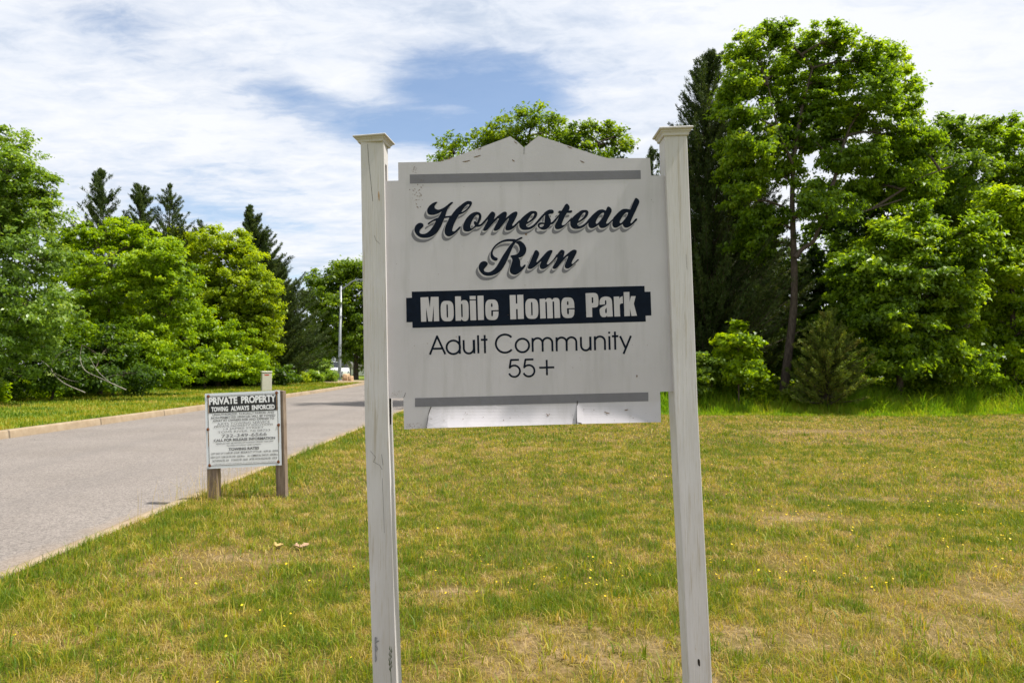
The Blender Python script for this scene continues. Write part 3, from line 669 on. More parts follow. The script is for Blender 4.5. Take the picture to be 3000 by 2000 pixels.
# grey bars, banner, words
bar1 = [(1200.3, 511.5), (1876.8, 498.7), (1877.5, 524.7), (1200.8, 538)]
bar2 = [(1215.8, 1165.7), (1899.5, 1148.6), (1899.5, 1174.6), (1215.8, 1191.6)]
sheet([(1, bar1)], .0005, 2); sheet([(1, bar2)], .0005, 2)
SH = np.array((-8.6, 13.2)); SM = np.array((-2.6, 4.4))
sheet([(s, p + SH) for s, p in script_polys], .0004, 2)
fat = []
for s, p in script_polys:
    if s > 0: fat.append((1, p)); fat.append((1, p + SM)); fat.append((1, p + SM * .5))
holes = [(s, p) for s, p in script_polys]
outl = []
for s, p in script_polys: outl += capsules(p, 1.0)
def layer_mid():
    sheet(script_polys and [(s, p + SM) for s, p in script_polys], .0006, 0)
    sheet([(s, p + SM * .5) for s, p in script_polys], .0008, 0)
    sheet(outl, .0010, 0)
layer_mid()
sheet(script_polys, .0014, 4)
sheet([(1, banner)], .0006, 4); sheet(block_polys, .0011, 0)
sheet(thin_polys, .0006, 4)
# cracks, mildew specks and chips in the paint
for ln, w in (([(1263, 1191), (1258, 1203), (1256, 1213), (1252, 1234), (1248.5, 1254)], 2.2), ([(1691.5, 1174), (1690.5, 1190), (1689.5, 1215), (1690, 1240)], 2.4),
              ([(1188, 1150), (1185, 1160), (1181, 1165)], 1), ([(1535.5, 433), (1535, 452)], 1.1), ([(1690, 1238), (1698, 1239), (1704, 1240)], 3)):
    sheet(stroke(ln, w), .0016, 5)
sp = []
def speck(x, y, r):
    k = [(x + r * random.uniform(.6, 1.2) * math.cos(a), y + r * random.uniform(.6, 1.2) * math.sin(a)) for a in np.linspace(0, 6.28, 7)[:-1]]
    sp.append((1, k))
for _ in range(46): speck(random.gauss(1222, 11), random.gauss(572, 26), random.uniform(.8, 1.7))
for _ in range(26): speck(random.gauss(1213, 5), random.gauss(493, 8), random.uniform(.5, 1.2))
for _ in range(40): speck(random.uniform(1150, 1940), random.uniform(540, 1140), random.uniform(.5, 1.3))
for _ in range(34): speck(random.uniform(1260, 1925), random.uniform(1198, 1236), random.uniform(.5, 1.6))
for _ in range(36): speck(random.uniform(1190, 1235), random.uniform(1238, 1253), random.uniform(.4, 1.2))
for _ in range(20): speck(random.uniform(1148, 1180), random.uniform(1144, 1160), random.uniform(.4, 1.1))
sp += [(1, [(1866 + a, 1101 + b) for a, b in ((-2, -3), (2, -2), (1, 3), (-1, 4))]), (1, [(1538, 684), (1545, 684), (1543, 688), (1539, 689)])]
for x, y, l, sl_ in ((1388, 460, 20, -.3), (1355, 473, 22, -.15), (1500, 467, 8, .6), (1700, 470, 12, .45), (1290, 471, 14, -.4), (1310, 466, 16, -.45), (1400, 437, 10, -.4), (1662, 428, 14, .4), (1506, 412, 9, .9), (1770, 1205, 16, .3), (1830, 1200, 10, -.2), (1600, 1210, 8, .8)):
    sp.append((1, [(x, y), (x + l, y + l * sl_), (x + l, y + l * sl_ + 1.8), (x + l * .4, y + l * .4 * sl_ + 3), (x, y + 1.2)]))
for i in range(7):
    a = (1267 + i * 33, 0)
sheet(sp, .0018, 6)
pb.build('panel', ['board_paint', 'board_core', 'grey_vinyl', 'letter_white', 'navy_vinyl', 'crack_dark', 'paint_chip'], sign)

# ------------------------------------------------------------------ towing sign
def text_mesh(body, bold=0.0):
    cu = bpy.data.curves.new('t', 'FONT'); cu.body = body; cu.offset = bold; cu.resolution_u = 3
    ob = bpy.data.objects.new('t', cu); COL.objects.link(ob)
    dg = bpy.context.evaluated_depsgraph_get(); dg.update()
    me = bpy.data.meshes.new_from_object(ob.evaluated_get(dg))
    v = np.array([tuple(q.co)[:2] for q in me.vertices]); f = [tuple(p.vertices) for p in me.polygons]
    bpy.data.objects.remove(ob); bpy.data.curves.remove(cu); bpy.data.meshes.remove(me)
    v -= v.min(0); return v / v.max(0), f
YT0, YT1 = 7.12, 7.29
tl, tr_, bl, br = P(600, 1153, YT0), P(820, 1143, YT1), P(606, 1373, YT0), P(825, 1362, YT1)
UN = (tr_ - tl).cross(bl - tl).normalized()
if UN.y > 0: UN = -UN
def S(u, v, off=0):
    a = tl.lerp(tr_, u); b_ = bl.lerp(br, u); return a.lerp(b_, v) + UN * off
towing = thing('towing_sign', 'small white private property towing sign on two grey wooden posts', 'sign', (P(720, 1455, 7.3).x, 7.3, 0))
sb = MB()
c8 = [S(0, 0), S(1, 0), S(1, 1), S(0, 1)]
sb.hexa([p - UN * .012 for p in c8], c8, 0)
def srect(u0, v0, u1, v1, off, mi): sb.add([S(u0, v0, off), S(u1, v0, off), S(u1, v1, off), S(u0, v1, off)], [(0, 1, 2, 3)], mi)
srect(.028, .028, .972, .972, .001, 1); 
for a in ((.033, .034, .967, .040), (.033, .957, .967, .963), (.033, .034, .039, .963), (.961, .034, .967, .963)): srect(*a, .002, 3)
srect(.05, .05, .965, .262, .0028, 2)
CT = np.array([[820, -38], [22, 820]])
def crop_uv(x, y): return np.linalg.solve(CT.T, np.array([x - 150, y - 310]))
def sline(body, u0, u1, vc, h, mi, bold=0.0, off=.0038, words=None):
    v, f = text_mesh(body, bold)
    sb.add([S(u0 + (u1 - u0) * a, vc + h / 2 - h * b_, off) for a, b_ in v], f, mi)
def sgroup(ws, vc, h, mi, bold, off=.0038):
    for body, u0, u1 in ws: sline(body, u0, u1, vc, h, mi, bold, off)
sgroup([('PRIVATE', .052, .425), ('PROPERTY', .475, .945)], .103, .098, 1, .045)
sgroup([('TOWING', .08, .30), ('ALWAYS', .335, .58), ('ENFORCED', .615, .925)], .214, .066, 1, .045)
for t, u0, u1, vc, h, mi, bo in (
    ('UNAUTHORIZED, ILLEGALLY PARKED AND', .092, .915, .289, .031, 3, .012), ('NON-PERMITTED VEHICLES WILL BE TOWED', .075, .93, .329, .030, 3, .012),
    ('AWAY AT OWNERS RISK AND EXPENSE TO', .095, .912, .368, .030, 3, .012), ('AATS TOWING SERVICE', .15, .855, .413, .033, 4, 0),
    ('PRIVATE PROPERTY SOLUTIONS', .11, .895, .447, .025, 4, 0), ('14 JAMES STREET', .235, .77, .485, .032, 4, 0),
    ('TOMS RIVER, NJ 08753', .155, .855, .525, .034, 4, 0), ('732-349-6566', .205, .81, .573, .042, 4, .01),
    ('CALL FOR RELEASE INFORMATION', .10, .92, .629, .034, 3, .03), ('VEHICLES MAY BE PICKED UP MONDAY-FRIDAY 9AM-5PM', .125, .89, .675, .019, 3, 0),
    ('CLOSED SATURDAY AND SUNDAY', .27, .73, .706, .019, 3, 0), ('TOWING RATES', .292, .70, .754, .035, 3, .035)):
    sline(t, u0, u1, vc, h, mi, bo)
sgroup([('LIGHT DUTY UP TO 6,400 LBS - $150.00', .06, .435), ('MEDIUM DUTY UP TO 6,401 - 14,999 LBS - $200.00', .455, .955)], .805, .029, 3, .01)
sgroup([('HEAVY DUTY 15,000 LBS OR OVER - $250.00min.', .055, .51), ('ALL COMMERCIAL VEHICLES - $200.00min.', .54, .955)], .854, .029, 3, .01)
sgroup([('DECOUPLING FEE - $50', .075, .29), ('STORAGE FEE - $50.00', .325, .545), ('AFTER HOURS RELEASE FEE - $75.00', .565, .94)], .901, .029, 3, .01)
sline('CONSUMERS MAY CONTACT THE DIVISION OF CONSUMER AFFAIRS BY CALLING 1-800-242-5846', .09, .92, .943, .011, 3, 0)
ru = MB()
for x, y in ((187, 340), (933, 300), (185, 700), (957, 652), (203, 1092), (957, 1055)):
    u, v = crop_uv(x, y)
    for k, (r, o, mi) in enumerate(((.021, .0044, 6), )):
        pts = [S(u + r * math.cos(a) * random.uniform(.8, 1.15), v + r * math.sin(a) * random.uniform(.8, 1.25), o) for a in np.linspace(0, 6.28, 13)[:-1]]
        sb.add(pts, [tuple(range(12))], 5)
    if v < .6:
        sb.add([S(u - .004, v + .01, .0042), S(u + .004, v + .01, .0042), S(u + .003, v + .22, .0042), S(u - .002, v + .24, .0042)], [(0, 1, 2, 3)], 6)
sb.build('sign_panel', ['sign_white', 'sign_face', 'sign_black', 'sign_text', 'sign_text_faded', 'rust', 'rust_stain'], towing)
for x, y in ((187, 340), (933, 300), (185, 700), (957, 652), (203, 1092), (957, 1055)):
    u, v = crop_uv(x, y); q = MB(); ce = S(u, v, .004)
    q.tube([ce, ce + UN * .004, ce + UN * .007], [.009, .008, .004], 8); q.build('screw', 'rust', towing)
def small_post(xt, yt, xb, yb, Y, wpx):
    b = MB(); w = wpx / 2 * Y / F; rows = []
    for x, y in ((xb, yb + 30), (xb, yb), ((xt + xb) / 2, (yt + yb) / 2), (xt, yt)):
        c0 = P(x, y, Y); rows.append([(c0.x + dx * w, Y + dy, c0.z + (dx * -.006 if y == yt else 0)) for dx, dy in ((-1, 0), (1, 0), (1, .095), (-1, .095))])
    for i in range(3): b.add(rows[i] + rows[i + 1], [(0, 1, 5, 4), (1, 2, 6, 5), (2, 3, 7, 6), (3, 0, 4, 7)])
    b.add(rows[3], [(0, 1, 2, 3)])
    return b.build('post', 'grey_wood', towing, bevel=.005)
small_post(616, 1157, 622.5, 1462, 7.145, 29.5); small_post(815.5, 1143.5, 823, 1453, 7.315, 27.5)

# ------------------------------------------------------------------ setting: ground, lawn, road, verge, kerbs
def lawn_z(x, y): return (fbm(np.asarray(x, float) * .25 + 9, np.asarray(y, float) * .25, 3) - .5) * .07 * np.clip((np.asarray(x, float) + 3.4) / 2, 0, 1)
def struct(o, name): o['kind'] = 'structure'; return o
def grid_sheet(name, xs, ys, zf, mat):
    X, Y = np.meshgrid(xs, ys); Z = zf(X, Y); v = np.stack([X, Y, Z], -1).reshape(-1, 3)
    nx, ny = len(xs), len(ys); i = (np.arange(ny - 1)[:, None] * nx + np.arange(nx - 1)[None, :]).ravel()
    f = np.stack([i, i + 1, i + nx + 1, i + nx], 1)
    return struct(np_mesh(name, v, f, mat, smooth=True), name)
grid_sheet('ground', np.linspace(-600, 600, 25), np.linspace(-100, 1100, 25), lambda X, Y: X * 0 - .12, 'verge_soil')
SANDS = [(.35, 3.35, .8, .3), (1.15, 3.5, .5, .25), (2.2, 3.7, .5, .25), (3.75, 7.3, .55, .22), (2.55, 6.3, .5, .3), (5.2, 6.9, .9, .25), (.75, 3.05, .35, .25), (-1.9, 5.0, .5, .2), (.1, 3.6, .5, .25), (6.5, 14.5, 2.0, .5), (3.0, 4.2, .5, .3), (-.35, 4.2, .3, .15)]
def sand_mask(x, y):
    m = np.zeros_like(x)
    for cx, cy, rx, ry in SANDS: m = np.maximum(m, np.exp(-(((x - cx) / rx) ** 2 + ((y - cy) / ry) ** 2)))
    return m
lawn = grid_sheet('lawn', np.concatenate([np.linspace(-3.36, 8, 110), np.linspace(8.2, 20, 40), np.linspace(21, 60, 20)]), np.concatenate([np.linspace(-2, 10, 120), np.linspace(10.2, 24, 50), np.linspace(25, 90, 20)]), lawn_z, 'lawn_soil')
co_ = np.zeros(len(lawn.data.vertices) * 3, np.float32); lawn.data.vertices.foreach_get('co', co_); co_ = co_.reshape(-1, 3).astype(float)
at_ = lawn.data.attributes.new('sand', 'FLOAT', 'POINT'); at_.data.foreach_set('value', sand_mask(co_[:, 0], co_[:, 1]).astype(np.float32))
def kx(Y): return -10.0 - .0015 * np.maximum(0, Y - 25) ** 2
ys = np.concatenate([np.linspace(-2, 40, 64), np.linspace(41, 95, 40)])
def strip(name, fa, fb, n, z, mat):
    v = []; 
    for y in ys:
        for t in np.linspace(0, 1, n): v.append((fa(y) + (fb(y) - fa(y)) * t, y, z(y, t) if callable(z) else z))
    i = (np.arange(len(ys) - 1)[:, None] * n + np.arange(n - 1)[None, :]).ravel(); f = np.stack([i, i + 1, i + n + 1, i + n], 1)
    return struct(np_mesh(name, np.array(v), f, mat, smooth=True), name)
strip('road', lambda y: kx(y) - .02, lambda y: -3.47, 9, lambda y, t: -.045 + .03 * math.sin(math.pi * t), 'worn_asphalt')
vz = lambda y, t: .095 + .25 * (1 - t) ** 2
strip('verge', lambda y: kx(y) - 45, lambda y: kx(y) - .17, 24, vz, 'verge_soil')
def verge_z(x, y):
    t = np.clip(1 - (kx(y) - .17 - x) / 44.83, 0, 1); return .095 + .25 * (1 - t) ** 2
def kerb(name, fx, prof, y0, y1, mat, n=60):
    v = []; yy = np.linspace(y0, y1, n)
    for y in yy:
        for dx, z in prof: v.append((fx(y) + dx, y, z))
    k = len(prof); f = []
    for i in range(n - 1):
        for j in range(k - 1): f.append((i * k + j, i * k + j + 1, i * k + k + j + 1, i * k + k + j))
    return struct(np_mesh(name, np.array(v), np.array(f), mat), name)
kerb('far_kerb', kx, [(-.18, .05), (-.18, .10), (-.165, .115), (-.04, .115), (-.02, .108), (-.008, .09), (.015, -.09)], -2, 58, 'tan_concrete', 90)
kerb('near_kerb', lambda y: -3.42 + .012 * math.sin(y * 1.7), [(-.085, -.09), (-.075, -.015), (-.06, .004), (.05, .010), (.06, -.03)], 4.36, 60, 'tan_concrete', 120)
kerb('near_kerb', lambda y: -3.42, [(-.085, -.09), (-.075, -.005), (-.06, .016), (.05, .020), (.06, -.03)], -2, 4.35, 'kerb_yellow', 20)
pm = MB(); pm.add([(-4.15, 3.6, -.028), (-3.52, 3.3, -.038), (-3.52, 4.62, -.038), (-3.95, 4.5, -.03), (-4.2, 4.2, -.027)], [(0, 1, 2, 3, 4)])
o = pm.build('asphalt_patch', 'patch_asphalt'); o['kind'] = 'structure'
for v in o.data.vertices: v.co.z += .012
dv = MB(); dv.add([(kx(47) - .16, 47, .128), (kx(58) - .16, 58, .128), (kx(58) - 5, 59, .15), (kx(47) - 2.6, 49, .14)], [(0, 1, 2, 3)])
o = dv.build('driveway', 'tan_concrete'); o['kind'] = 'structure'

# ------------------------------------------------------------------ grass
def blades(name, x, y, z, h, w, lean, tint, mat='grass_blade', label=None, seed=3, seg=2):
    g = np.random.default_rng(seed); n = len(x)
    a = g.uniform(0, 2 * np.pi, n); d = np.stack([np.cos(a), np.sin(a), np.zeros(n)], 1); s = np.stack([-np.sin(a), np.cos(a), np.zeros(n)], 1)
    fa = g.uniform(0, 2 * np.pi, n); s = np.stack([np.cos(fa), np.sin(fa), np.zeros(n)], 1) * .6 + s * .4
    b = np.stack([x, y, z], 1); up = np.array([0, 0, 1.0])
    cl = np.cos(lean)[:, None]; sl = np.sin(lean)[:, None]; H = h[:, None]; W = (w / 2)[:, None]
    m = b + H * .55 * (up * (cl * .5 + .5) + d * sl * .45); t = b + H * (up * cl + d * sl)
    v = np.stack([b - s * W, b + s * W, m + s * W * .8, m - s * W * .8, t + s * W * .12, t - s * W * .12], 1).reshape(-1, 3)
    k = np.arange(n)[:, None] * 6
    f = np.concatenate([k + [0, 1, 2, 3], k + [3, 2, 4, 5]], 0)
    ob = np_mesh(name, v, f, mat, None, np.repeat(tint, 6))
    ob['kind'] = 'stuff'
    if label: ob['label'] = label
    return ob
X_, Y_, Hh, Ww, Ln, Tn = [], [], [], [], [], []
g = np.random.default_rng(11)
for y0, y1, dens, hs, ws in ((2.45, 4.2, 15000, .046, .0036), (4.2, 7, 7000, .046, .0050), (7, 12, 2300, .050, .0085), (12, 20.5, 800, .055, .015)):
    xl, xr = -3.34, .80 * y1 + 3.2; n = int((xr - xl) * (y1 - y0) * dens)
    x = g.uniform(xl, xr, n); y = g.uniform(y0, y1, n)
    keep = (x < .80 * y + 3.2) & (x > -.85 * y - .6); x, y = x[keep], y[keep]
    cl = fbm(x * 2.2, y * 2.2, 21, 3); big = fbm(x * .45, y * .45, 33, 3); tu = fbm(x * 5.5, y * 5.5, 41, 2)
    sm = sand_mask(x + .5 * (fbm(x * 1.6, y * 1.6, 91, 3) - .5), y + .5 * (fbm(x * 1.6, y * 1.6, 95, 3) - .5)); fin = fbm(x * 13, y * 13, 45, 2)
    near_road = np.exp(-((x + 3.3) / .8) ** 2)
    fert = np.clip((cl - .5) * 2.2 + (big - .5) * 2.4 + .45 + near_road * .3 - sm * .9, 0, 1)
    mid_ = np.exp(-((y - 6.5) / 2.6) ** 2)
    green = np.clip((cl - .5) * 1.15 + (tu - .5) * 1.15 + (fin - .5) * 1.6 + (big - .5) * 1.0 + .59 + .26 * near_road - sm * .7 + .12 * mid_ - .07 * np.clip((4.8 - y) / 1.5, 0, 1) - .03 * np.clip((x - 2.5) / 3, 0, 1), -.05, 1)
    keep = g.random(len(x)) < np.clip(.5 + .55 * fert + .3 * green - sm * (.35 + 1.1 * np.clip(fin - .35, 0, 1)), .2, 1)
    x, y, cl, big, tu, green, near_road = (q[keep] for q in (x, y, cl, big, tu, green, near_road)); n = len(x)
    tint = np.clip(green + g.normal(0, .27, n), 0, 1)
    dry = tint < .42
    h = hs * g.uniform(.5, 1.25, n) * (1 + .8 * np.clip(tu - .55, 0, 1) * 3) * (1 + .5 * near_road)
    lean = np.where(dry, g.uniform(.6, 1.5, n), np.abs(g.normal(.6, .35, n)))
    h = np.where(dry, h * 1.15, h)
    X_.append(x); Y_.append(y); Hh.append(h); Ww.append(ws * g.uniform(.6, 1.2, n)); Ln.append(lean); Tn.append(tint)
# broad-bladed clumps of weedy grass
nt = 2600
cy_ = 2.5 + 9.5 * g.random(nt) ** 1.5; cx_ = g.uniform(-3.3, 1, nt) * 0 + g.uniform(0, 1, nt) * (.8 * cy_ + 4.6) - 3.3
cx_ = np.clip(cx_, -3.3, 20)
for a, b_ in zip(cx_, cy_):
    k = int(g.integers(5, 18)); sp_ = g.uniform(.015, .08)
    x = a + g.normal(0, sp_, k); y = b_ + g.normal(0, sp_, k)
    X_.append(x); Y_.append(y); Hh.append(g.uniform(.05, .125, k)); Ww.append(g.uniform(.0045, .0095, k)); Ln.append(np.abs(g.normal(.75, .35, k)))
    Tn.append(np.clip(g.normal(g.choice([.25, .5, .6, .72, .85, .95]), .09, k), 0, 1))
X_, Y_, Hh, Ww, Ln, Tn = map(np.concatenate, (X_, Y_, Hh, Ww, Ln, Tn))
keep = X_ > -3.36
X_, Y_, Hh, Ww, Ln, Tn = (q[keep] for q in (X_, Y_, Hh, Ww, Ln, Tn))
blades('lawn_grass', X_, Y_, lawn_z(X_, Y_) - .004, Hh, Ww, Ln, Tn, label='patchy green and straw coloured mown grass of the lawn', seed=5)
# verge grass beyond the road
n = 60000; y = 11 + 40 * g.random(n) ** 1.6; x = kx(y) - .2 - 9.5 * g.random(n) ** 1.2
t = np.clip(fbm(x * .8, y * .8, 51, 3) * 1.5 - .15 + g.normal(0, .15, n) + .12, 0, 1)
blades('verge_grass', x, y, verge_z(x, y) - .005, g.uniform(.05, .13, n), .014 + .0008 * y, np.abs(g.normal(.4, .3, n)), t, label='mown green grass of the verge across the road', seed=6)
# tall grass at the foot of the trees
n = 75000; x = g.uniform(-2.6, 21, n); k = fbm(x * .7, x * 0 + 2, 61, 3); fr_ = 19.0 + (fbm(x * .5, x * 0 + 3, 62, 4) - .5) * 2.4
y = fr_ + 3.2 * g.random(n) ** 1.2 - .15; k2 = fbm(x * 1.6, y * 1.6, 63, 3); dpt = np.clip((y - fr_) / 1.1, .12, 1)
blades('tall_grass', x, y, lawn_z(x, y), (.22 + .85 * k2) * dpt * g.uniform(.5, 1.25, n), g.uniform(.012, .03, n), np.abs(g.normal(.45, .3, n)), np.clip(.62 + (k2 - .5) * .9 + g.normal(0, .2, n), 0, 1), 'tall_blade', label='tall uncut green grass in front of the right-hand trees', seed=7)
# dry seeding stems by the near kerb, round the towing sign
n = 260; y = g.normal(7.1, .75, n); x = -3.22 + np.abs(g.normal(0, .13, n)); hd = g.uniform(.12, .42, n)
blades('dry_stems', x, y, x * 0 - .005, hd, np.full(n, .0032), np.abs(g.normal(.22, .16, n)), np.clip(g.normal(.12, .12, n), 0, 1), label='thin dry seeding grass stems along the near kerb', seed=8)
# low leafy ground cover under the left trees
def leafy(name, x, y, z, leaf, tint, mat, label, seed):
    g2 = np.random.default_rng(seed); n = len(x)
    nr = unit(np.array([0, 0, .9]) + g2.normal(0, .5, (n, 3))); ax = unit(g2.normal(0, 1, (n, 3)))
    L = leaf * g2.uniform(.6, 1.3, n); v, f = leaf_quads(np.stack([x, y, z], 1), nr, ax, L, L * .6)
    ob = np_mesh(name, v, f, mat, None, np.repeat(tint, 4)); ob['kind'] = 'stuff'; ob['label'] = label
n = 42000; y = 15 + 34 * g.random(n) ** 1.4; x = -17.0 - .09 * (y - 15) - np.abs(g.normal(0, 1.1, n)) + (fbm(y * .6, y * 0, 71, 3) - .5) * 2.2
hh = (.25 + .75 * fbm(x * .9, y * .9, 72, 3)) * g.random(n) ** .7
leafy('ground_cover', x, y, verge_z(x, y) + hh, .13, np.clip(.5 + g.normal(0, .2, n) + .25 * (hh - .4), 0, 1), 'leaf_fresh', 'low leafy green growth along the foot of the left trees', 9)
n = 80000; x = g.uniform(-1.6, 21, n); y = 20.7 + np.abs(g.normal(0, 1.7, n)) + (fbm(x * .5, x * 0 + 8, 76, 3) - .5) * 1.6; hh = (.2 + 1.7 * fbm(x * .8, y * .8, 75, 3) ** 1.5) * g.random(n) ** .7
leafy('undergrowth', x, y, hh, .12, np.clip(.55 + g.normal(0, .25, n), 0, 1), 'leaf_maple', 'dense leafy undergrowth below the right-hand trees', 10)
n = 26000; x = g.uniform(-4, 60, n); y = 46 + 9 * g.random(n) + .25 * np.abs(x); hh = (3.2 + 4.5 * fbm(x * .22, y * .1, 78, 4)) * g.random(n) ** .75
leafy('horizon_fill_woods', x, y, hh, .62, np.clip(.5 + g.normal(0, .25, n), 0, 1), 'leaf_dark', 'far dark green woodland added to cover the bright horizon behind the right-hand trees', 12)  # added leaf band, blocks the bright horizon under the right-hand trees
# little yellow flowers in the lawn
n = 2800; y = 2.6 + 11 * g.random(n) ** 1.2; x = -3.2 + g.random(n) * (.78 * y + 4.4)
k = fbm(x * 1.1, y * 1.1, 81, 3); keep = (k > .52) & ((x > -.5) | (g.random(n) < .35)); x, y = x[keep], y[keep]; n = len(x)
v, f, tt = [], [], []
for i in range(n):
    hz = float(g.uniform(.03, .075)) + float(lawn_z(x[i], y[i])); r = float(g.uniform(.005, .0095)); k0 = len(v)
    tx, ty = g.normal(0, .35, 2)
    for j in range(6):
        a = j * math.pi / 3; rr = r if j % 2 == 0 else r * .8; dx, dy = math.cos(a) * rr, math.sin(a) * rr
        v.append((x[i] + dx, y[i] + dy, hz + tx * dx + ty * dy + .25 * rr))
    v.append((x[i], y[i], hz)); 
    for j in range(0, 6): f.append((k0 + j, k0 + (j + 1) % 6, k0 + 6))
ob = np_mesh('lawn_flowers', np.array(v), np.array(f), 'petal', None, g.random(len(v))); ob['kind'] = 'stuff'; ob['label'] = 'tiny yellow flowers dotted over the lawn'

# ------------------------------------------------------------------ small things on the lawn
def crumple(name, px, py, Y, sz, mat, label, cat, seed):
    g2 = np.random.default_rng(seed); c0 = P(px, py, Y); b = MB(); n = 7; V = []
    for i in range(n):
        for j in range(n):
            u, v_ = i / (n - 1) - .5, j / (n - 1) - .5; r = math.hypot(u, v_) * 2
            V.append((c0.x + u * sz * (1 + .3 * g2.normal()), Y + v_ * sz * .8 * (1 + .3 * g2.normal()), float(lawn_z(c0.x, Y)) + .022 + sz * (.14 * r * r + .07 * g2.normal())))
    b.add(V, [(i * n + j, i * n + j + 1, i * n + n + j + 1, i * n + n + j) for i in range(n - 1) for j in range(n - 1)])
    ob = b.build(name, mat, smooth=True, origin=(c0.x, Y, 0)); s = ob.modifiers.new('thick', 'SOLIDIFY'); s.thickness = .003
    return tag(ob, label, cat)
crumple('dry_leaf', 880, 1602, 5.25, .085, 'tan_leaf', 'crumpled pinkish tan leaf lying on the lawn before the towing sign', 'leaf', 1)
crumple('dry_leaf', 813, 1601, 5.27, .07, 'dry_leaf', 'crumpled yellow leaf lying on the lawn beside the tan leaf', 'leaf', 2)
st = MB(); q0 = P(1147, 2030, 2.50); zz = q0.z
T = Tubes(); pth = poly_smooth([(q0.x, 2.5, -.01), P(1146, 2000, 2.5), P(1143, 1940, 2.5), P(1146, 1893, 2.5)], 6); T.add(pth, np.linspace(.0014, .0006, len(pth)), 5)
for i in range(9):
    p = pth[int(len(pth) * (.45 + .055 * i))]; s = 1 if i % 2 else -1
    T.add([p, p + [.0045 * s, 0, .010], p + [.003 * s, 0, .022]], [.0003, .0018, .0003], 5)
M['grass_stalk'] = M['leaf_dark']
tag(T.build('grass_stalk', 'leaf_dark'), 'thin seeding grass stalk in front of the left sign post', 'grass stalk')

# ------------------------------------------------------------------ street furniture and far things
YB = 34.5; c0 = P(780, 1140, YB); zb = float(verge_z(c0.x, YB))
cab = thing('utility_cabinet', 'pale utility pedestal with a red sticker on the verge behind the towing sign', 'utility box', (c0.x, YB, zb))
b = MB(); w = .235; zt = P(780, 1092, YB).z; b.box((c0.x - w, YB - .2, zb - .05), (c0.x + w, YB + .2, zt), 0, R(28)); b.build('cabinet', 'cabinet_plastic', cab, bevel=.02)
b = MB(); b.box((c0.x - w - .02, YB - .22, zt + .002), (c0.x + w + .02, YB + .22, zt + .09), 0, R(28)); b.build('lid', 'cabinet_plastic', cab, bevel=.03)
ca, sa = math.cos(R(28)), math.sin(R(28))
def cabp(dx, dy, z): return (c0.x + dx * ca - dy * sa, YB + dx * sa + dy * ca, z)
b = MB(); b.add([cabp(-.12, -.203, zt - .13), cabp(.10, -.203, zt - .13), cabp(.10, -.203, zt - .07), cabp(-.12, -.203, zt - .07)], [(0, 1, 2, 3)]); b.build('sticker', 'sticker_red', cab)
b = MB(); b.add([cabp(.238, -.10, zt - .09), cabp(.238, .08, zt - .09), cabp(.238, .08, zt - .05), cabp(.238, -.10, zt - .05)], [(0, 1, 2, 3)]); b.build('sticker', 'sticker_red', cab)

YL = 60.0; lb = P(994.5, 1117, YL); zb = float(verge_z(lb.x, YL)) - .05
lamp = thing('street_lamp', 'grey metal street lamp with a curved arm beyond the towing sign', 'street lamp', (lb.x, YL, zb))
b = MB(); tp = P(999, 838, YL); b.tube([(lb.x, YL, zb), (lb.x, YL, zb + .5), tp], [.155, .15, .095], 12); b.build('pole', 'galvanised', lamp, smooth=True)
b = MB(); b.tube([(lb.x, YL, zb), (lb.x, YL, zb + .12)], [.26, .24], 12); b.build('base', 'galvanised', lamp)
b = MB(); ap = poly_smooth([P(999, 850, YL), P(1015, 838, YL), P(1032, 825, YL), P(1048, 820, YL), P(1066, 819, YL), P(1076, 819, YL)], 5); b.tube(ap, np.linspace(.075, .05, len(ap)), 8); b.build('arm', 'galvanised', lamp, smooth=True)
b = MB(); h0 = P(1074, 819, YL); b.tube([(h0.x, YL, h0.z), (h0.x + .15, YL, h0.z + .03), (h0.x + .6, YL, h0.z + .02), (h0.x + .85, YL, h0.z - .02)], [.06, .13, .17, .06], 10); hd_ = b.build('lamp_head', 'galvanised', lamp, smooth=True)
b = MB(); b.tube([(h0.x + .5, YL, h0.z - .10), (h0.x + .5, YL, h0.z - .20)], [.15, .09], 10); b.build('lens', 'lamp_lens', hd_, smooth=True)

def boulder(px, py, Y, w, h, seed, label, rot=.3):
    g2 = np.random.default_rng(seed); c0 = P(px, py, Y); z0 = float(verge_z(c0.x, Y)) - .05; b = MB(); V = []
    for k, (z, s) in enumerate(((0, 1), (.5, 1.02), (.85, .92), (1, .62))):
        for j in range(9):
            a = j * 2 * math.pi / 9 + rot; q = (abs(math.cos(a)) ** 3 + abs(math.sin(a)) ** 3) ** (-1 / 3)
            V.append((c0.x + w / 2 * s * q * math.cos(a) * (1 + .1 * g2.normal()), Y + w / 2 * s * q * math.sin(a) * (1 + .1 * g2.normal()), z0 + h * z * (1 + .05 * g2.normal())))
    f = [(k * 9 + j, k * 9 + (j + 1) % 9, k * 9 + 9 + (j + 1) % 9, k * 9 + 9 + j) for k in range(3) for j in range(9)] + [tuple(27 + j for j in range(9))]
    b.add(V, f); tag(b.build('boulder', 'sandstone', origin=(c0.x, Y, z0), bevel=.03), label, 'boulder', 'sandstone boulders at the driveway corner')
boulder(1014, 1121, 56.5, .66, .66, 3, 'sandstone boulder nearest the street lamp foot')
boulder(1027, 1121, 55.5, .48, .52, 5, 'smaller sandstone boulder at the driveway edge')

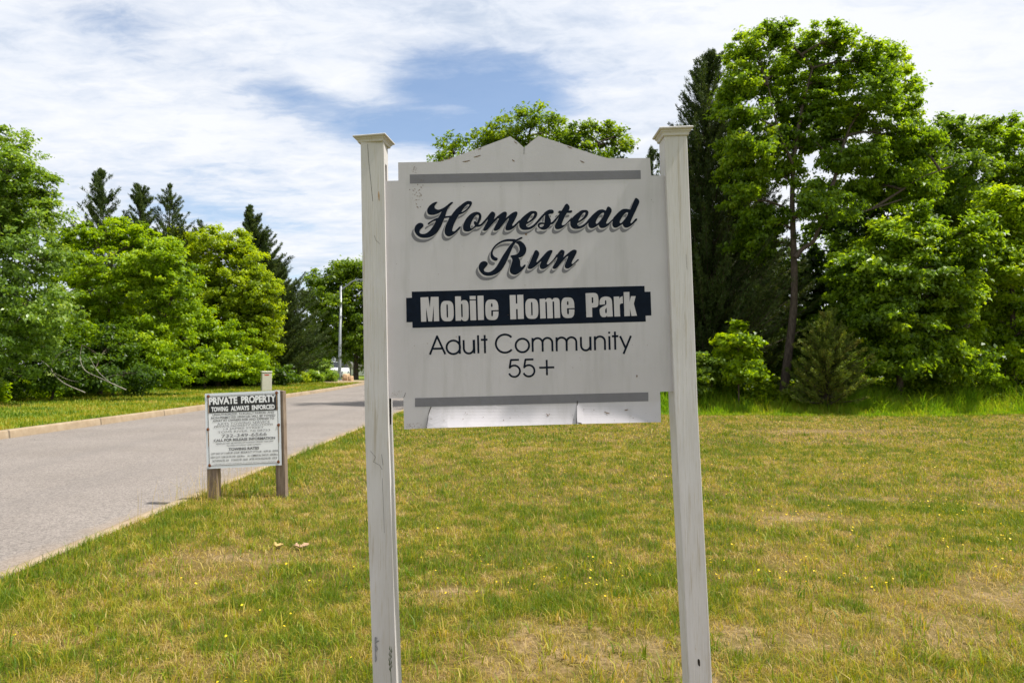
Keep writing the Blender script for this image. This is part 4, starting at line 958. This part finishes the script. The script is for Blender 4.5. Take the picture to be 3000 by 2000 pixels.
def mobile_home(px0, px1, Y, zr, ze, label, seed):
    x0, x1 = P(px0, 1070, Y).x, P(px1, 1070, Y).x; z0 = .2; D_ = 4.2
    root = thing('mobile_home', label, 'mobile home', ((x0 + x1) / 2, Y + D_ / 2, z0), 'mobile homes far down the road')
    b = MB(); b.box((x0 + .04, Y + .04, z0), (x1 - .04, Y + D_ - .04, z0 + .75)); b.build('skirting', 'skirting', root)
    b = MB(); b.box((x0, Y, z0 + .752), (x1, Y + D_, ze))
    ym = Y + D_ / 2
    b.add([(x0, Y, ze), (x0, Y + D_, ze), (x0, ym, zr - .06), (x1, Y, ze), (x1, Y + D_, ze), (x1, ym, zr - .06)], [(0, 1, 2), (3, 5, 4)]); b.build('wall', 'siding', root)
    b = MB(); t = .08; e = .3
    for s in (-1, 1):
        ye = ym + s * (D_ / 2 + e); zE = ze - .12
        b.hexa([(x0 - e, ye, zE), (x1 + e, ye, zE), (x1 + e, ym, zr), (x0 - e, ym, zr)], [(x0 - e, ye, zE + t), (x1 + e, ye, zE + t), (x1 + e, ym, zr + t + s * .001), (x0 - e, ym, zr + t + s * .001)])
    b.build('roof', 'shingle', root)
    n = max(2, int((x1 - x0) / 3))
    for i in range(n):
        xc = x0 + (x1 - x0) * (i + .5) / n
        if i == n // 2:
            b = MB(); b.box((xc - .45, Y - .04, z0 + .78), (xc + .45, Y - .003, z0 + 2.78)); b.build('door', 'trim_white', root); continue
        b = MB(); b.box((xc - .55, Y - .05, z0 + 1.55), (xc + .55, Y - .003, z0 + 2.6)); wn = b.build('window', 'trim_white', root)
        b = MB(); b.box((xc - .47, Y - .058, z0 + 1.63), (xc + .47, Y - .052, z0 + 2.52)); b.build('pane', 'window_glass', wn)
mobile_home(985, 1190, 82, 4.6, 3.55, 'grey mobile home with white skirting behind the street lamp', 1)
mobile_home(800, 905, 74, 4.35, 3.3, 'grey mobile home whose roof edge shows beside the tall cedar', 2)

YC = 70.0; cc = P(970, 1090, YC)
car = thing('parked_car', 'white car parked beyond the clipped shrubs by the lamp', 'car', (cc.x, YC, .16))
def carp(pts_front, y0): return [(cc.x + x, y0, .16 + z) for x, z in pts_front]
b = MB(); sec = [(-.88, .25), (.88, .25), (.92, .6), (.86, .98), (.0, 1.02), (-.86, .98), (-.92, .6)]
rows = [carp([(x * s, .25 + (z - .25) * t) for x, z in sec], YC + y) for y, s, t in ((0, .86, .70), (.12, .96, .86), (1.0, 1, 1), (3.6, 1, 1.02), (4.3, .97, .95), (4.45, .85, .8))]
V = [p for r in rows for p in r]; k = 7
f = [(i * k + j, i * k + (j + 1) % k, i * k + k + (j + 1) % k, i * k + k + j) for i in range(5) for j in range(k)] + [tuple(range(k))[::-1], tuple(5 * k + j for j in range(k))]
b.add(V, f); b.build('body', 'car_paint', car, bevel=.04, smooth=False)
b = MB(); b.hexa([(cc.x - .84, YC + 1.05, 1.15), (cc.x + .84, YC + 1.05, 1.15), (cc.x + .84, YC + 4.1, 1.15), (cc.x - .84, YC + 4.1, 1.15)], [(cc.x - .64, YC + 1.75, 1.72), (cc.x + .64, YC + 1.75, 1.72), (cc.x + .64, YC + 3.5, 1.72), (cc.x - .64, YC + 3.5, 1.72)]); b.build('windows', 'car_glass', car, bevel=.03)
b = MB(); b.box((cc.x - .66, YC + 1.73, 1.722), (cc.x + .66, YC + 3.52, 1.78)); b.build('roof', 'car_paint', car, bevel=.03)
for sx in (-1, 1):
    for yy in (.85, 3.55):
        b = MB(); xw = cc.x + sx * .83; b.tube([(xw - .1, YC + yy, .48), (xw + .1, YC + yy, .48)], [.32, .32], 14); wh = b.build('wheel', 'tyre', car)
        b = MB(); b.tube([(xw + sx * .1, YC + yy, .48), (xw + sx * .112, YC + yy, .48)], [.2, .18], 12); b.build('rim', 'wheel_metal', wh)
    b = MB(); b.box((cc.x + sx * .62 - .16, YC - .012, .70), (cc.x + sx * .62 + .16, YC + .05, .82)); b.build('headlight', 'lamp_lens', car)
YG = 66; gp = P(1027, 1100, YG)
lan = thing('garden_lantern', 'white globe garden lantern on a thin post before the mobile home', 'lantern', (gp.x, YG, .15))
b = MB(); b.tube([(gp.x, YG, .1), (gp.x, YG, 1.25)], [.05, .04], 8); b.build('post', 'crack_dark', lan)
b = MB(); b.tube([(gp.x, YG, 1.25), (gp.x, YG, 1.33), (gp.x, YG, 1.5), (gp.x, YG, 1.68), (gp.x, YG, 1.74)], [.06, .17, .22, .16, .03], 12); b.build('lamp_shade', 'lamp_lens', lan, smooth=True)

# ------------------------------------------------------------------ trees, left of the road
BL = broadleaf
BL('broadleaf_tree', 'tall grey-green leafy tree at the left edge, its light top above the others', 'tree', (-40, 1195), 23, [(-40, 1195), (-45, 1050), (-30, 850), (10, 640), (40, 470)],
   [(50,440,50,55),(20,500,90,70),(-30,560,110,120),(110,560,75,65),(40,640,130,90),(150,640,50,60),(-40,720,140,120,-.5),(110,760,90,80,-.8),(20,880,150,100,-1.0),(120,920,90,70,-1.2),(40,1010,110,70,-1),(-90,900,120,150),(-60,1040,90,70)],
   'leaf_olive', 42000, .115, 'trees across the road', .17, 11, clump=.40)
BL('broadleaf_tree', 'fresh green bushy tree between the grey-green tree and the yellow-green one', 'tree', (290, 1165), 30, [(290, 1165), (300, 1050), (320, 900), (330, 760)],
   [(250,715,65,55),(335,690,80,50),(420,720,70,55),(200,790,70,70),(310,810,100,85),(430,820,95,80),(240,920,90,75),(370,940,110,80),(480,940,80,75),(220,1020,60,45),(420,1040,90,55),(320,1040,70,50),(480,740,60,50),(520,830,70,70),(180,720,40,40)],
   'leaf_fresh', 52000, .135, 'trees across the road', .12, 12, clump=.42, dens=.75)
BL('broadleaf_tree', 'broad rounded yellow-green tree in front of the dark cedars', 'tree', (640, 1140), 41, [(640, 1140), (635, 1000), (640, 850), (640, 740)],
   [(550,720,75,50),(640,715,90,52),(500,740,60,45),(710,750,70,55),(560,820,110,75),(665,840,110,80),(765,840,55,60),(600,920,110,75),(720,930,90,75),(790,950,35,60),(640,1000,110,60),(760,1030,65,55),(470,720,45,40),(800,900,30,50)],
   'leaf_yellow', 60000, .155, 'trees across the road', .16, 13, clump=.52, dens=.8)
BL('shrub', 'wide bright green shrub low in front of the yellow-green tree', 'shrub', (600, 1140), 38, [(600, 1140), (600, 1090), (600, 1020)],
   [(470,980,80,70),(560,960,90,70),(660,1000,75,60),(520,1050,90,45),(640,1070,80,40),(740,1080,60,40),(430,1060,50,40)], 'leaf_fresh', 36000, .15, 'shrubs across the road', .07, 14, clump=.5)
BL('shrub', 'green leafy shrub filling in under the fresh green bushy tree', 'shrub', (330, 1165), 29, [(330, 1165), (330, 1120), (330, 1070)],
   [(230,1080,70,50),(330,1060,90,60),(420,1090,80,50),(200,1000,70,70),(280,1000,80,60),(500,1080,70,45),(390,1020,80,50)], 'leaf_fresh', 28000, .125, 'shrubs across the road', .06, 17, clump=.42)
BL('shrub', 'dark tangled shrub low under the grey-green tree', 'shrub', (150, 1185), 25.5, [(150, 1185), (160, 1120), (170, 1060)],
   [(60,1090,110,60),(180,1080,90,60),(290,1100,80,50),(390,1110,80,40),(-40,1110,90,60),(120,1000,120,70,1.5),(330,1010,110,80,2.5)], 'leaf_dark', 22000, .12, 'shrubs across the road', .06, 15, clump=.45)
BL('shrub', 'dark low shrub at the foot of the yellow-green tree', 'shrub', (700, 1140), 43, [(700, 1140), (700, 1110), (700, 1060)],
   [(620,1090,90,45),(720,1090,80,45),(800,1095,60,40),(520,1100,80,40)], 'leaf_dark', 15000, .18, 'shrubs across the road', .06, 16, clump=.45)
CD = conifer
grp = 'cedars across the road'
CD('cedar_tree', 'dark cedar with the tallest, leftmost pointed top behind the green trees', (300, 1130), (297, 497), 128, 36, seed=21, group=grp, n_br=340, sprays=42, power=.78, size=.19)
CD('cedar_tree', 'dark cedar with a narrow blunt top beside the broad-topped cedar', (415, 1130), (411, 543), 95, 40, seed=22, group=grp, n_br=320, sprays=62, power=.62, size=.19)
CD('cedar_tree', 'dark cedar with a broad feathery top above the yellow-green tree', (500, 1130), (497, 545), 130, 41, seed=23, group=grp, n_br=340, sprays=42, power=.72, size=.19)
CD('cedar_tree', 'small cedar tip just showing over the middle of the yellow-green tree', (605, 1130), (590, 648), 95, 47, seed=24, group=grp, n_br=200, power=.7, size=.2)
CD('cedar_tree', 'tall dark cedar standing clear to the right of the yellow-green tree', (800, 1125), (730, 602), 112, 46, seed=25, group=grp, n_br=900, sprays=70, power=.82, size=.2, asym=.12)
CD('cedar_tree', 'bushy lower cedar at the right foot of the tall clear cedar', (835, 1128), (815, 770), 52, 47, seed=26, group=grp, n_br=420, sprays=60, power=.5, size=.22)
# pale bare branches arching under the left trees
for lab, runs in (('pale dead branch arching lowest and leftmost of the two under the left trees', (([(250, 1150), (185, 1120), (150, 1080), (170, 1040), (215, 1020)], .022), ([(160, 1092), (200, 1112), (230, 1118)], .009), ([(150, 1080), (130, 1062), (110, 1050)], .010))),
                  ('pale forked dead branch leaning right of the arching dead branch', (([(370, 1142), (300, 1110), (250, 1085), (235, 1050), (240, 1010)], .020), ([(320, 1119), (285, 1085), (262, 1045)], .013), ([(300, 1110), (330, 1100), (350, 1098)], .008)))):
    T = Tubes()
    for pts, r in runs:
        q = poly_smooth([np.array(P(x, y, 24.2)) for i, (x, y) in enumerate(pts)], 6); T.add(q, np.linspace(r, r * .4, len(q)), 6)
    tag(T.build('dead_branch', 'bark_pale'), lab, 'branch', 'dead branches under the left trees')
# ------------------------------------------------------------------ far down the road
BL('broadleaf_tree', 'large green street tree behind the lamp, partly hidden by the left post', 'tree', (1042, 1112), 63, [(1042, 1112), (1043, 1060), (1045, 960), (1020, 860)],
   [(950,825,45,45),(1000,805,60,35),(925,870,45,45),(1010,880,90,60),(1100,850,80,70),(930,945,50,55),(1030,960,110,70),(1120,960,80,80),(975,1020,55,28),(1080,1030,80,40),(1060,800,60,40)],
   'leaf_maple', 34000, .26, 'trees far down the road', .30, 31, clump=.9)
BL('ornamental_tree', 'small spreading yellow-green tree before the street tree by the lamp', 'tree', (950, 1112), 65, [(950, 1112), (948, 1075), (955, 1010)],
   [(920,995,38,20),(965,975,38,16),(895,1035,45,28),(1005,990,40,16),(1035,1010,34,16),(960,1025,50,22)], 'leaf_yellow', 13000, .22, 'trees far down the road', .1, 32, clump=.55)
BL('broadleaf_tree', 'hazy green tree in the distance right of the clear cedar', 'tree', (885, 1105), 68, [(885, 1105), (885, 1060), (885, 1030)],
   [(870,1040,50,30),(915,1060,50,25),(840,1050,50,40)], 'leaf_maple', 9000, .24, 'trees far down the road', .12, 33, clump=.7)
for i, (px, py, rx, ry, lab) in enumerate(((876, 1104, 24, 19, 'yellowish rounded shrub nearest the cedar foot'), (918, 1104, 25, 18, 'dark clipped round shrub between two others by the kerb'), (962, 1101, 22, 19, 'dark clipped round shrub nearest the street lamp'))):
    BL('clipped_shrub', lab, 'shrub', (px, py + 18), 50 + i * 2, [(px, py + 18), (px, py + 8), (px, py)], [(px, py, rx, ry), (px - 8, py + 4, rx * .8, ry * .8), (px + 8, py + 4, rx * .8, ry * .8)],
       'leaf_yellow' if i == 0 else 'leaf_oak', 5000, .1, 'clipped shrubs by the lamp', .05, 34 + i, clump=.28, dens=1.5)
BL('shrub', 'silvery grey-green shrub behind the clipped shrubs', 'shrub', (938, 1110), 58, [(938, 1110), (938, 1100), (940, 1080)], [(930,1075,26,20),(955,1080,20,16)], 'leaf_olive', 4000, .12, None, .05, 38, clump=.35)

# ------------------------------------------------------------------ trees behind the sign and to the right
BL('maple_tree', 'bright green tree whose rounded top rises behind the entrance sign', 'tree', (1570, 1180), 25, [(1570, 1180), (1565, 1000), (1560, 760), (1555, 560), (1550, 400)],
   [(1560,355,75,48),(1490,395,70,50),(1410,415,55,42),(1320,440,45,38),(1285,462,26,20),(1640,395,55,50),(1715,390,55,45),(1790,400,50,48),(1825,440,32,38),(1560,470,150,70),(1700,470,110,70),(1420,490,100,70),(1780,510,70,70),(1560,620,190,110),(1400,640,110,100),(1720,650,120,100),(1560,790,170,90),(1470,940,120,90),(1660,950,120,90)],
   'leaf_maple', 42000, .125, 'trees along the lawn', .2, 41, clump=.42, limbs=[([(1562, 700), (1500, 560), (1440, 460), (1330, 450)], .06), ([(1562, 680), (1640, 540), (1740, 430), (1800, 400)], .06)])
CD('cedar_tree', 'tall dark cedar rising just right of the right sign post', (2075, 1190), (2074, 165), 185, 24.5, seed=42, group='cedars along the lawn', n_br=900, sprays=60, power=.60, size=.15, tr=.16, up=.8, low=.10)
CD('cedar_tree', 'short dark cedar seen between the panel and the right sign post', (1915, 1185), (1906, 440), 100, 27.5, seed=43, group='cedars along the lawn', n_br=260, sprays=40, power=.6, size=.16)
CD('cedar_tree', 'dark cedar in the shade left of the oak trunk', (2190, 1185), (2170, 400), 130, 27, seed=44, group='cedars along the lawn', n_br=340, sprays=42, power=.5, size=.17)
BL('oak_tree', 'tallest oak with a forked dark trunk and airy crown', 'tree', (2288, 1200), 22, [(2288, 1200), (2308, 1050), (2325, 900), (2326, 750), (2321, 600), (2326, 467), (2345, 340), (2380, 200)],
   [(2275,105,60,48),(2200,150,75,60),(2440,115,62,48),(2350,170,80,60),(2530,180,80,55),(2610,190,55,60),(2160,230,50,60),(2260,240,90,55),(2420,250,100,55),(2570,280,80,60),(2650,300,45,70),(2320,320,100,55),(2190,340,70,50),(2480,350,90,60),(2620,400,90,60),(2260,410,100,45),(2150,430,50,50),(2420,420,50,36),(2560,460,90,45),(2440,475,55,36),(2375,570,50,40),(2190,510,90,50),(2690,430,70,55),(2300,500,60,40),(2560,540,120,50),(2180,590,60,50),(2250,650,90,45),(2430,610,80,40),(2700,530,80,50),(2210,720,70,50),(2490,470,60,36),(2620,560,70,50),(2330,420,70,40),(2400,330,70,60),(2130,300,40,60),(2200,440,70,50)],
   'leaf_oak', 76000, .12, 'trees along the lawn', .165, 45, clump=.36, dens=1.0,
   limbs=[([(2330, 755), (2350, 730), (2382, 708), (2400, 668), (2425, 648), (2485, 631), (2555, 612), (2640, 585)], .085), ([(2323, 640), (2350, 625), (2400, 594), (2440, 540), (2456, 470), (2480, 400), (2500, 355), (2550, 290)], .085),
          ([(2555, 612), (2630, 565), (2700, 520), (2790, 487)], .05), ([(2452, 500), (2420, 450), (2390, 415)], .03), ([(2323, 480), (2280, 380), (2250, 250)], .05)])
BL('broadleaf_tree', 'leafy tree at the right edge behind the bright one, its top against the sky', 'tree', (2830, 1175), 26, [(2830, 1175), (2830, 900), (2820, 650), (2830, 450)],
   [(2790,375,52,42),(2850,410,70,55),(2720,420,60,50),(2905,430,70,55),(2985,385,65,50),(2780,500,110,70),(2920,520,110,70),(2700,560,90,60),(2850,620,110,70),(3040,480,80,90),(2660,480,60,60),(2760,620,90,60),(2960,640,80,60)], 'leaf_oak', 42000, .13, 'trees along the lawn', .15, 46, clump=.42)
BL('broadleaf_tree', 'leafy mid-green tree with a light rounded top right of the oak trunk', 'tree', (2640, 1195), 20.8, [(2640, 1195), (2635, 1050), (2640, 900), (2660, 750)],
   [(2735,700,65,50),(2655,710,70,50),(2560,750,85,55),(2820,770,65,60),(2650,810,120,70),(2520,850,90,65),(2780,870,80,70),(2600,930,120,75),(2740,970,120,70),(2470,960,70,60),(2640,1050,130,60),(2800,1060,90,60),(2500,780,70,50),(2720,640,50,36),(2600,670,50,36),(2870,680,50,50)], 'leaf_oak', 54000, .125, 'trees along the lawn', .12, 47, clump=.42)
BL('broadleaf_tree', 'bright yellow-green tree at the far right edge', 'tree', (2975, 1195), 21.6, [(2975, 1195), (2970, 1000), (2965, 800), (2975, 640)],
   [(2930,600,75,50),(2995,640,85,70),(2890,690,60,55),(2960,780,95,80),(3050,720,70,120),(2920,890,80,65),(3000,970,90,80),(2910,1070,90,60),(3010,1090,90,60)], 'leaf_fresh', 36000, .12, 'trees along the lawn', .12, 48, clump=.40)
BL('sapling', 'bright green sapling in the shade near the right sign post', 'sapling', (2165, 1190), 20.4, [(2165, 1190), (2163, 1080), (2162, 970)],
   [(2160,965,28,20),(2128,1000,34,22),(2198,1000,34,24),(2165,1035,44,26),(2125,1050,30,20),(2150,1095,50,28),(2205,1085,40,26)], 'leaf_fresh', 7600, .12, None, .03, 49, clump=.26)
CD('young_cedar', 'young olive-green cedar at the foot of the oak', (2420, 1188), (2425, 925), 85, 20.3, mat='needle_lit', seed=50, n_br=240, sprays=40, power=.45, size=.12, tr=.05, up=.6)
BL('shrub', 'low green shrub at the lawn edge beside the right sign post', 'shrub', (2080, 1190), 20.8, [(2080, 1190), (2085, 1130), (2090, 1080)], [(2060,1070,48,36),(2120,1085,55,40),(2200,1095,50,36),(2040,1120,40,36)], 'leaf_maple', 9000, .12, None, .04, 51, clump=.35)
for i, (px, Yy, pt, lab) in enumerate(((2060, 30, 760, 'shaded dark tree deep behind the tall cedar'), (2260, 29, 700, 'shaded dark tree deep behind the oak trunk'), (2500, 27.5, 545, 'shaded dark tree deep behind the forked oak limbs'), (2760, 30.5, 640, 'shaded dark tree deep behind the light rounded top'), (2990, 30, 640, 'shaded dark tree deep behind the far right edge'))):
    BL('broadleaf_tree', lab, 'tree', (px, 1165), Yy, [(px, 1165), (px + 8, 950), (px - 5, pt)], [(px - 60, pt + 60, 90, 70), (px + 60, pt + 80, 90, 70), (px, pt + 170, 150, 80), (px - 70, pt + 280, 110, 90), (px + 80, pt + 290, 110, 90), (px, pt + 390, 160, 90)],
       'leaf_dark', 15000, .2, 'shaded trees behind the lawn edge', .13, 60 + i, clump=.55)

# ------------------------------------------------------------------ sky, sun, camera
SUN_AZ, SUN_EL = 93, 61
w = bpy.data.worlds.new('World'); scene.world = w; w.use_nodes = True; nt = w.node_tree; nt.nodes.clear(); nb = NB(nt)
sky = nb.n('ShaderNodeTexSky', sky_type='NISHITA'); sky.sun_disc = False
sky.sun_elevation = R(SUN_EL); sky.sun_rotation = R(SUN_AZ); sky.air_density = 1.0; sky.dust_density = .6; sky.ozone_density = 1.2
tc = nb.n('ShaderNodeTexCoord'); sx = nb.n('ShaderNodeSeparateXYZ'); nb.l(tc.outputs['Generated'], sx.inputs[0])
X, Yv, Z = sx.outputs
az = nb.math('MULTIPLY', nb.math('ARCTAN2', X, Yv), 57.2958); el = nb.math('MULTIPLY', nb.math('ARCSINE', Z), 57.2958)
zz = nb.math('ADD', nb.math('MAXIMUM', Z, 0), .12)
cb = nb.n('ShaderNodeCombineXYZ'); nb.l(nb.math('DIVIDE', X, zz), cb.inputs[0]); nb.l(nb.math('DIVIDE', Yv, zz), cb.inputs[1])
def mapped(scale, rot=0, loc=(0, 0, 0)):
    mp = nb.n('ShaderNodeMapping'); mp.inputs['Scale'].default_value = scale; mp.inputs['Rotation'].default_value = (0, 0, rot); mp.inputs['Location'].default_value = loc
    nb.l(cb.outputs[0], mp.inputs['Vector']); return mp.outputs[0]
n1 = nb.noise(mapped((.55, .8, 1), R(20), (3.1, 1.7, 0)), 1.6, 9, .58, .35)
n2 = nb.noise(mapped((.5, 1.7, 1), R(12), (7, 2, 0)), 3.0, 8, .62, .5)
def gap(a0, e0, sa_, se, amp, rot=0):
    """A hole in the cloud layer around azimuth a0, elevation e0 (degrees)."""
    da = nb.math('SUBTRACT', az, a0); de = nb.math('SUBTRACT', el, e0)
    if rot:
        c_, s_ = math.cos(R(rot)), math.sin(R(rot))
        da, de = nb.math('ADD', nb.math('MULTIPLY', da, c_), nb.math('MULTIPLY', de, s_)), nb.math('SUBTRACT', nb.math('MULTIPLY', de, c_), nb.math('MULTIPLY', da, s_))
    q = nb.math('ADD', nb.math('POWER', nb.math('ABSOLUTE', nb.math('DIVIDE', da, sa_)), 2), nb.math('POWER', nb.math('ABSOLUTE', nb.math('DIVIDE', de, se)), 2))
    return nb.math('MULTIPLY', nb.math('EXPONENT', nb.math('MULTIPLY', q, -1)), amp)
n3 = nb.noise(mapped((.8, 1.3, 1), R(25), (2, 9, 0)), 9.0, 7, .65, .4)
dens = nb.math('ADD', nb.math('ADD', nb.math('MULTIPLY', n1, .8), nb.math('MULTIPLY', n2, .50)), nb.math('MULTIPLY', nb.math('SUBTRACT', n3, .4), .36))
for args in ((-4.5, 22.5, 7.6, 3.0, .46, 0), (-12, 19.4, 9, 1.9, .42, -10), (3, 23, 5, 2.5, .2, 0), (-2, 19.6, 6, 1.4, .34, 0), (-31, 24, 9, 3.0, .19, -22), (-22, 11.2, 8, 1.4, .22, -4), (-15, 7, 10, 1.2, .22, 0), (-17, 21.2, 4.0, 1.4, .15, 0)):
    dens = nb.math('SUBTRACT', dens, gap(*args))
dens = nb.math('ADD', dens, gap(-14.3, 22.0, 3.2, 1.7, .45, -6))
dens = nb.math('ADD', dens, gap(-5.2, 20.7, 3.0, .45, .22, 3))
dens = nb.math('ADD', dens, gap(20, 22, 30, 14, .18))
cov = nb.ramp(dens, [(.30, .08), (.46, .34), (.60, .80), (.76, 1)])
shade = nb.noise(mapped((.4, .7, 1), R(-15), (1, 5, 0)), 2.2, 7, .6, .2)
ccol = nb.ramp(nb.math('ADD', nb.math('ADD', nb.math('MULTIPLY', shade, .8), nb.math('MULTIPLY', dens, .22)), nb.math('MULTIPLY', nb.math('SUBTRACT', n3, .45), .35)), [(.36, (.58, .66, .79)), (.50, (.78, .83, .92)), (.66, (.91, .93, .97))])
bg1 = nb.n('ShaderNodeBackground'); bg1.inputs['Strength'].default_value = .093; nb.l(sky.outputs[0], bg1.inputs[0])
bg2 = nb.n('ShaderNodeBackground'); bg2.inputs['Strength'].default_value = .565; nb.l(ccol, bg2.inputs[0])
mx = nb.n('ShaderNodeMixShader'); nb.l(cov, mx.inputs[0]); nb.l(bg1.outputs[0], mx.inputs[1]); nb.l(bg2.outputs[0], mx.inputs[2])
o = nb.n('ShaderNodeOutputWorld'); nb.l(mx.outputs[0], o.inputs[0])
sl_ = bpy.data.lights.new('sun', 'SUN'); sl_.energy = 4.0; sl_.angle = R(2); sl_.color = (1, .955, .88)
so = bpy.data.objects.new('sun', sl_); COL.objects.link(so)
sd = Vector((math.cos(R(SUN_EL)) * math.sin(R(SUN_AZ)), math.cos(R(SUN_EL)) * math.cos(R(SUN_AZ)), math.sin(R(SUN_EL))))
so.rotation_mode = 'QUATERNION'; so.rotation_quaternion = sd.to_track_quat('Z', 'Y'); so.location = (10, 10, 40)
cd = bpy.data.cameras.new('camera'); cd.sensor_width = 36; cd.lens = 24; cd.clip_start = .05; cd.clip_end = 3000
cd.dof.use_dof = True; cd.dof.focus_distance = 2.75; cd.dof.aperture_fstop = 8
co = bpy.data.objects.new('camera', cd); COL.objects.link(co); co.location = (0, 0, H_CAM); co.rotation_euler = (math.pi / 2 + PITCH, 0, 0)
scene.camera = co
scene.view_settings.view_transform = 'Standard'; scene.view_settings.look = 'None'; scene.view_settings.exposure = .92; scene.view_settings.gamma = 1
scene.cycles.use_denoising = True
scene.cycles.max_bounces = 8; scene.cycles.diffuse_bounces = 5; scene.cycles.transparent_max_bounces = 4; scene.cycles.transmission_bounces = 3
